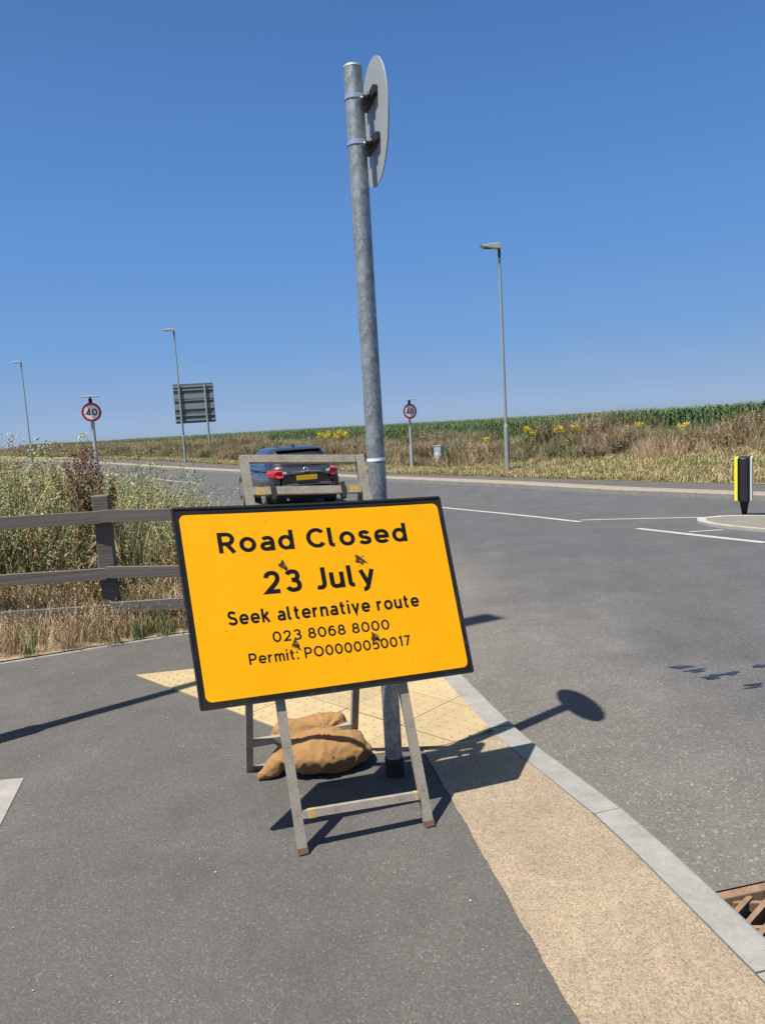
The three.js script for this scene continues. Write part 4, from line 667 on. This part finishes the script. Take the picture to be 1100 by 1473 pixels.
function scatter(name, label, category, geos, items, mat = plantMat) { // items: [x, y, z, scale, turn, colour multiplier, variant]
  const root = geos.length > 1 ? new THREE.Group() : null; if (root) { root.name = numbered(name); root.userData = { kind: 'stuff', label, category }; scene.add(root); }
  geos.forEach((geo, gi) => { const L = items.filter((t) => t[6] % geos.length === gi); if (!L.length) return; const m = fin(new THREE.InstancedMesh(geo, mat, L.length)), q = new THREE.Object3D(), c = new THREE.Color();
    L.forEach((t, k) => { q.position.set(t[0], t[1], t[2]); q.rotation.set((t[7] || 0), t[4], (t[8] || 0)); const s = Array.isArray(t[3]) ? t[3] : [t[3], t[3], t[3]]; q.scale.set(s[0], s[1], s[2]); q.updateMatrix(); m.setMatrixAt(k, q.matrix); m.setColorAt(k, c.setRGB(...t[5])); });
    if (root) { m.name = name + '_mass'; m.userData.kind = 'stuff'; root.add(m); } else { m.name = numbered(name); m.userData = { kind: 'stuff', label, category }; scene.add(m); } });
}
const one = [1, 1, 1];
{ // near verge
  const r = rng(1001), straw = [], green = [], weeds = [], seedy = [];
  const kerbL = kerbInner.filter((p) => p[1] < -6.2);
  const hTop = (dk) => table([[0, .12], [.5, .26], [1.2, .6], [1.8, .98], [2.5, 1.28], [3.6, 1.5], [5, 1.56]], dk);
  const pick = (x0, x1, z0, z1, n, f) => { for (let i = 0; i < n; i++) { const x = lerp(x0, x1, r()), z = lerp(z0, z1, r()); if (!inPoly(vergePoly, x, z)) continue; const y = vergeY(x, z); f(x, y, z, distLine(vergeEdge, x, z), distLine(kerbL, x, z)); } };
  const tint = (a) => { const t = 1 + (r() - .5) * a; return [t * (1 + (r() - .5) * .12), t, t * (1 + (r() - .5) * .15)]; };
  pick(-7, .1, -8.2, -3.6, 9500, (x, y, z, d) => { if (d > 2.2 || d < .01 || r() > 1.15 - d * .35) return; const gpatch = N3(x * 1.4, z * 1.4, 3) + .6 * N3(x * 4, z * 4, 8); if (gpatch > .12 && r() < .55) green.push([x, y, z, (d < .5 ? .4 : .6) + .5 * r(), r() * 6.28, tint(.5), Math.floor(r() * 3), (r() - .5) * .3, (r() - .5) * .3]); else straw.push([x, y, z, (d < .15 ? .28 : d < .8 ? .5 : .8) + .4 * r(), r() * 6.28, tint(.45), Math.floor(r() * 3), (r() - .5) * .5, (r() - .5) * .5]); });
  pick(-9, .1, -13.5, -5, 7200, (x, y, z, d, dk) => { const H = hTop(dk) * ss(.35, 1.5, d); if (H < .12) return; const k = r(); if (k < .5) weeds.push([x, y, z, (() => { const s = H / 1.15 * (.45 + .55 * r()); return [s * .9 + .1, s, s * .9 + .1]; })(), r() * 6.28, tint(.6), Math.floor(r() * 6), (r() - .5) * .25, (r() - .5) * .25]); else seedy.push([x, y, z, H / .95 * (.55 + .5 * r()), r() * 6.28, tint(.5), Math.floor(r() * 3), (r() - .5) * .25, (r() - .5) * .25]); });
  for (let i = 0; i < 6500; i++) { const x = lerp(-50, -2, r()), z = lerp(-66, -11, r()); if (!inPoly(vergePoly, x, z) || x / z > .75) continue; const dk = distLine(kerbL, x, z); if (dk > 12) continue; const H = hTop(dk) * .95; const s = H / 1.1 * (.55 + .5 * r()); if (r() < .5) weeds.push([x, vergeY(x, z), z, [s * 1.5, s, s * 1.5], r() * 6.28, tint(.6), Math.floor(r() * 6)]); else seedy.push([x, vergeY(x, z), z, [s * 1.7, s * 1.2, s * 1.7], r() * 6.28, tint(.5), Math.floor(r() * 3)]); }
  for (let i = 0; i < 4200; i++) { const x = lerp(-66, -8, r()), z = lerp(-69, -20, r()); if (!inPoly(vergePoly, x, z) || x / z > .72) continue; const s = 1.0 + .5 * r(); (r() < .4 ? weeds : seedy).push([x, vergeY(x, z), z, [s * 2.2, s, s * 2.2], r() * 6.28, tint(.6), Math.floor(r() * 6)]); }
  scatter('dry_grass', 'straw coloured dry grass along the path edge and round the fence foot', 'grass', [1, 2, 3].map((k) => grassTuft(300 + k, 24, .34, .09, [COL.straw, COL.tan, COL.straw, COL.pale, COL.brown], .0035, .25)), straw);
  scatter('green_grass', 'low green grass and weeds tufted among the dry grass by the path', 'grass', [1, 2, 3].map((k) => grassTuft(330 + k, 22, .26, .08, [COL.green, COL.olive, COL.dark, COL.tan], .006)), green);
  const pal = [[COL.green, COL.olive, COL.dark], [COL.olive, COL.tan, COL.green], [COL.sage, COL.olive, COL.pale], [COL.brown, COL.tan, COL.olive], [COL.green, COL.sage, COL.olive], [COL.tan, COL.brown, COL.straw]];
  scatter('verge_weeds', 'tangled green and brown weeds filling the verge behind the fence', 'weeds', pal.map((c, k) => leafyWeed(360 + k, 1.15, [40, 36, 44, 34, 38, 36][k], c, [.09, .075, .06, .07, .1, .06][k], [null, COL.tan, COL.olive, COL.brown, COL.sage, COL.brown][k])), weeds);
  scatter('seeding_grass', 'tall seeding grasses standing among the verge weeds', 'grass', [1, 2, 3].map((k) => grassTuft(390 + k, 16, .95, .12, [COL.straw, COL.tan, COL.olive, COL.sage, COL.straw], .0035, .5)), seedy);
}
{ // tall single plants in the verge
  const at = (u, v, z) => { const d = rayOf(u, v), k = z / d.z; return [d.x * k, CH + d.y * k]; };
  const dock = (u, v, z, label) => {
    const [x, top] = at(u, v, z), y = vergeY(x, z), h = top - y, g = thing('dock_plant', label, 'plant', V(x, y, z), 'seeding dock plants'), r = rng(Math.round(u * 7)), st = fresh(), hd = fresh(), lf = fresh();
    for (let s = 0; s < 4; s++) { const az = r() * 6.28, ln = .05 + .16 * r(), hh = h * (.75 + .27 * r()); blade(st, V(0, 0, 0), az, hh, .007, ln, COL.dock); blade(st, V(.003, 0, 0), az + 1.57, hh, .006, .002, COL.dock);
      for (let k = 0; k < 330; k++) { const t = .42 + .58 * r(), w = .03 + .035 * (1 - t); bit(hd, V(Math.cos(az) * ln * t * t + (r() - .5) * w * 2, hh * t, Math.sin(az) * ln * t * t + (r() - .5) * w * 2), .012, vary(r() < .8 ? COL.dock : COL.brown, r, .4), r); } }
    for (let k = 0; k < 12; k++) { const a = r() * 6.28; leaf(lf, V(0, .1 + .35 * h * r(), 0), V(Math.cos(a), .3, Math.sin(a)).normalize(), .2 + .1 * r(), .035, vary(COL.brown, r), .5); }
    part(g, 'stem', done(st), plantMat).userData.kind = 'stuff'; part(g, 'seed_head', done(hd), plantMat).userData.kind = 'stuff'; part(g, 'leaf', done(lf), plantMat).userData.kind = 'stuff';
  };
  dock(104, 630, -7.4, 'dark red seeding dock plant in the verge weeds above the top fence rail'); dock(121, 634, -7.0, 'dark red seeding dock plant in the verge weeds above the top fence rail'); dock(139, 654, -6.8, 'dark red seeding dock plant in the verge weeds above the top fence rail');
  const tall = (u, v, z, c, hd, label, name, group) => { const [x, top] = at(u, v, z), y = vergeY(x, z), h = Math.max(.3, top - y), g = thing(name, label, 'plant', V(x, y, z), group), k = Math.round(u * 3 + v); part(g, 'foliage', leafyWeed(k, h, 30, c, .13, null), plantMat).userData.kind = 'stuff'; const o = fresh(), r = rng(k); for (let s = 0; s < 3; s++) { const az = r() * 6.28, ln = .06 + .1 * r(); blade(o, V(0, 0, 0), az, h, .004, ln, vary(c[1], r)); for (let q = 0; q < 26; q++) bit(o, V(Math.cos(az) * ln + (r() - .5) * .07, h - .06 + .1 * r(), Math.sin(az) * ln + (r() - .5) * .07), .011, vary(hd, r), r); } part(g, 'flower_head', done(o), plantMat).userData.kind = 'stuff'; };
  const G1 = [COL.sage, COL.olive, COL.green], L1 = 'pale green thistle with seed heads at the road edge of the verge', L2 = 'tall pale weed standing above the verge against the sky';
  for (const [u, v, z] of [[8, 628, -7.6], [26, 634, -8.2], [126, 628, -8.6], [55, 640, -7.9]]) tall(u, v, z, G1, COL.pale, L2, 'tall_weed', 'tall weeds against the sky');
  for (const [u, v, z] of [[190, 655, -8.2], [215, 668, -8.6], [245, 672, -9], [268, 682, -9.4], [296, 688, -9.8], [318, 700, -10], [232, 690, -7.8], [280, 704, -8.4], [205, 650, -9.8]]) tall(u, v, z, G1, COL.sage, L1, 'thistle', 'thistles at the road edge');
}
{ // far bank: mown grass, weeds, maize
  const r = rng(2002), grass = [], weeds = [], maize = [];
  const tintBy = (cols, x, z, k, f = .28) => { const v = N3(x * f, z * f, k) + .55 * N3(x * f * 3.1, z * f * 3.1, k + 3) + (r() - .5) * .35; const i = Math.max(0, Math.min(cols.length - 1, Math.floor((v + .75) / 1.5 * cols.length))); const c = cols[i], t = .8 + .4 * r(); return [c[0] * t, c[1] * t, c[2] * t]; };
  const put = (s, o) => so(s, o);
  for (let i = 0; i < 26000; i++) { const s = lerp(-70, 13, Math.pow(r(), .75)), gw = grassW(s) + .6, [x, z] = put(s, farBack(s) + .04 + gw * r()); grass.push([x, bankY(x, z), z, [1, .45 + .6 * r(), 1].map((v) => v * (.9 + .6 * r())), r() * 6.28, tintBy([[.37, .28, .16], [.27, .235, .11], [.19, .19, .07], [.34, .26, .14], [.22, .205, .08], [.33, .24, .14]], x, z, 40, .5), Math.floor(r() * 3)]); }
  for (let i = 0; i < 15000; i++) { const s = lerp(-138, 15, Math.pow(r(), .55)), d = grassW(s) + 5.2 * Math.pow(r(), .85), [x, z] = put(s, farBack(s) + d), e = ss(grassW(s) - .2, grassW(s) + 1.5, d); const h = (.34 + .55 * e * Math.max(.1, .62 + 1.25 * N3(x * .3, z * .3, 12) + .5 * N3(x * .9, z * .9, 14))) * (.65 + .6 * r()) * lerp(1.15, .95, ss(-25, -10, s)); weeds.push([x, bankY(x, z) - .02, z, [h * 1.3, h, h * 1.3], r() * 6.28, tintBy([[.37, .275, .165], [.28, .20, .125], [.15, .15, .065], [.34, .25, .15], [.20, .15, .095], [.11, .12, .05], [.25, .21, .11], [.17, .165, .075], [.33, .24, .145]], x, z, 50), Math.floor(r() * 4)]); }
  for (let m = 0; m < 46; m++) { const s0 = lerp(-55, 8, Math.pow(r(), .7)), d0 = grassW(s0) + .3 + 4 * r(), R0 = .7 + 1.1 * r(), H0 = .5 + .55 * r(), cc = [[.36, .26, .155], [.12, .125, .055], [.26, .18, .115], [.155, .155, .07], [.40, .30, .18], [.09, .105, .045]][m % 6], kind = r() < .6 ? 0 : 2;
    for (let q = 0; q < 46; q++) { const a = r() * 6.28, w = Math.sqrt(r()), [x, z] = put(s0 + Math.cos(a) * w * R0 * 1.3, farBack(s0) + d0 + Math.sin(a) * w * R0), h = H0 * (1.05 - .6 * w * w) * (.8 + .35 * r()), t = .75 + .5 * r(); weeds.push([x, bankY(x, z) - .02, z, [h * 1.1, h, h * 1.1], r() * 6.28, [cc[0] * t, cc[1] * t, cc[2] * t], kind + Math.floor(r() * 2)]); } }
  for (let row = 0; row < 40; row++) { const o0 = 7.0 + row * (row < 10 ? .62 : 1.5) + 0; const st = row < 6 ? .2 : row < 14 ? .32 : .55; for (let s = row % 2 ? -80 : -138; s < 24; s += st * (.8 + .4 * r())) { const [x, z] = put(s, farBack(s) + o0 + (r() - .5) * .15); const h = (1.36 + .16 * (r() - .5)) * lerp(.86, 1.0, ss(-40, -12, s)) * lerp(1, .9, row / 40) * (1 + .09 * N3(x * .25, z * .25, 31)); maize.push([x, bankY(x, z) - .03, z, [h, h, h], r() * 6.28, [.75 + .5 * r(), .85 + .35 * r(), .7 + .5 * r()], Math.floor(r() * 4)]); } }
  const W1 = [1, 1, 1];
  scatter('bank_grass', 'short sunburnt grass on the mown strip behind the far footway', 'grass', [1, 2, 3].map((k) => grassTuft(420 + k, 20, .15, .13, [W1], .011)), grass);
  scatter('bank_weeds', 'brown and olive dead weeds covering the bank below the maize', 'weeds', [0, 1, 2, 3].map((k) => { const o = fresh(), q = rng(440 + k); const geo = k < 2 ? leafyWeed(440 + k, 1.0, 46, [W1, W1, W1], .11, W1) : grassTuft(440 + k, 60, 1.0, .24, [W1], .008, .5); return geo; }), weeds);
  scatter('maize', 'dense green maize crop standing along the top of the bank', 'maize', [0, 1, 2, 3].map((k) => { const o = fresh(), q = rng(470 + k); blade(o, V(0, 0, 0), 0, .98, .012, .01, COL.corn, 2); blade(o, V(0, 0, 0), 1.57, .98, .012, .01, COL.corn, 2); for (let i = 0; i < 13; i++) { const y = .14 + .74 * i / 13, a = (i % 2) * 3.14 + (q() - .5) * 1.3 + k; blade(o, V(0, y, 0), a, .2 + .12 * q(), .026, .26 + .14 * q(), vary(COL.corn, q, .35), 4, .16 + .2 * q()); } for (let i = 0; i < 4; i++) blade(o, V(0, .93, 0), q() * 6.28, .05 + .04 * q(), .006, .05 * q(), vary([.17, .17, .05], q), 2); return done(o); }), maize);
  // yellow ragwort
  let n = 0;
  for (const [u, v] of [[757, 617], [802, 616], [826, 616], [920, 610], [983, 609], [699, 632], [458, 625], [468, 623], [478, 623], [488, 622], [496, 624], [240, 640], [770, 621]]) {
    const d = rayOf(u, v); let t = 8; for (; t < 90; t += .1) { const x = d.x * t, z = d.z * t, s = sOf(x, z); if (oOf(x, z) - farBack(s) > grassW(s) + 2.6) break; }
    const x = d.x * t, z = d.z * t, y = bankY(x, z), h = Math.max(.35, CH + d.y * t - y + .06), q = rng(500 + n++), st = fresh(), fl = fresh();
    const g = thing('ragwort', 'clump of yellow flowers among the dead weeds below the maize', 'flowers', V(x, y, z), 'yellow flower clumps on the bank');
    const sp = Math.hypot(x, z) * (.0025 + .004 * q()); for (let i = 0; i < 9; i++) { const a = q() * 6.28, l = sp * (.4 + .9 * q()), hh = h * (.82 + .2 * q()); blade(st, V(0, 0, 0), a, hh, .008, l, COL.green); for (let k = 0; k < 16; k++) bit(fl, V(Math.cos(a) * l + (q() - .5) * sp, hh + (q() - .7) * sp * .9, Math.sin(a) * l + (q() - .5) * sp), .03, vary(COL.yellow, q, .25), q); }
    for (let i = 0; i < 20; i++) { const a = q() * 6.28; leaf(st, V(0, h * q() * .8, 0), V(Math.cos(a), .4, Math.sin(a)).normalize(), .2, .04, vary(COL.green, q)); }
    part(g, 'stem', done(st), plantMat).userData.kind = 'stuff'; part(g, 'flower_head', done(fl), plantMat).userData.kind = 'stuff';
  }
}
{ // grit and bits of dry leaf on the paving
  const r = rng(3003), o = fresh(); for (let k = 0; k < 1; k++) { const q = [V(-.5, 0, -.4), V(.5, 0, -.5), V(.4, 0, .5), V(-.4, 0, .45)], t = V(.05, .6, 0); for (let i = 0; i < 4; i++) tri(o, q[i], t, q[(i + 1) % 4], one); }
  const it = []; for (let i = 0; i < 420; i++) { const x = lerp(-3.5, 1.2, r()), z = lerp(-6.2, -1.2, r()); if (!inPoly(footPoly, x, z)) continue; const s = .003 + .006 * r() * r(), c = r() < .5 ? [.3, .27, .22] : [.42, .38, .3]; it.push([x, yb(x, z) + .004, z, s, r() * 6.28, c, 0]); }
  scatter('grit', 'scattered pale grit lying on the footway', 'grit', [done(o)], it);
}
renderer.render(scene, camera);
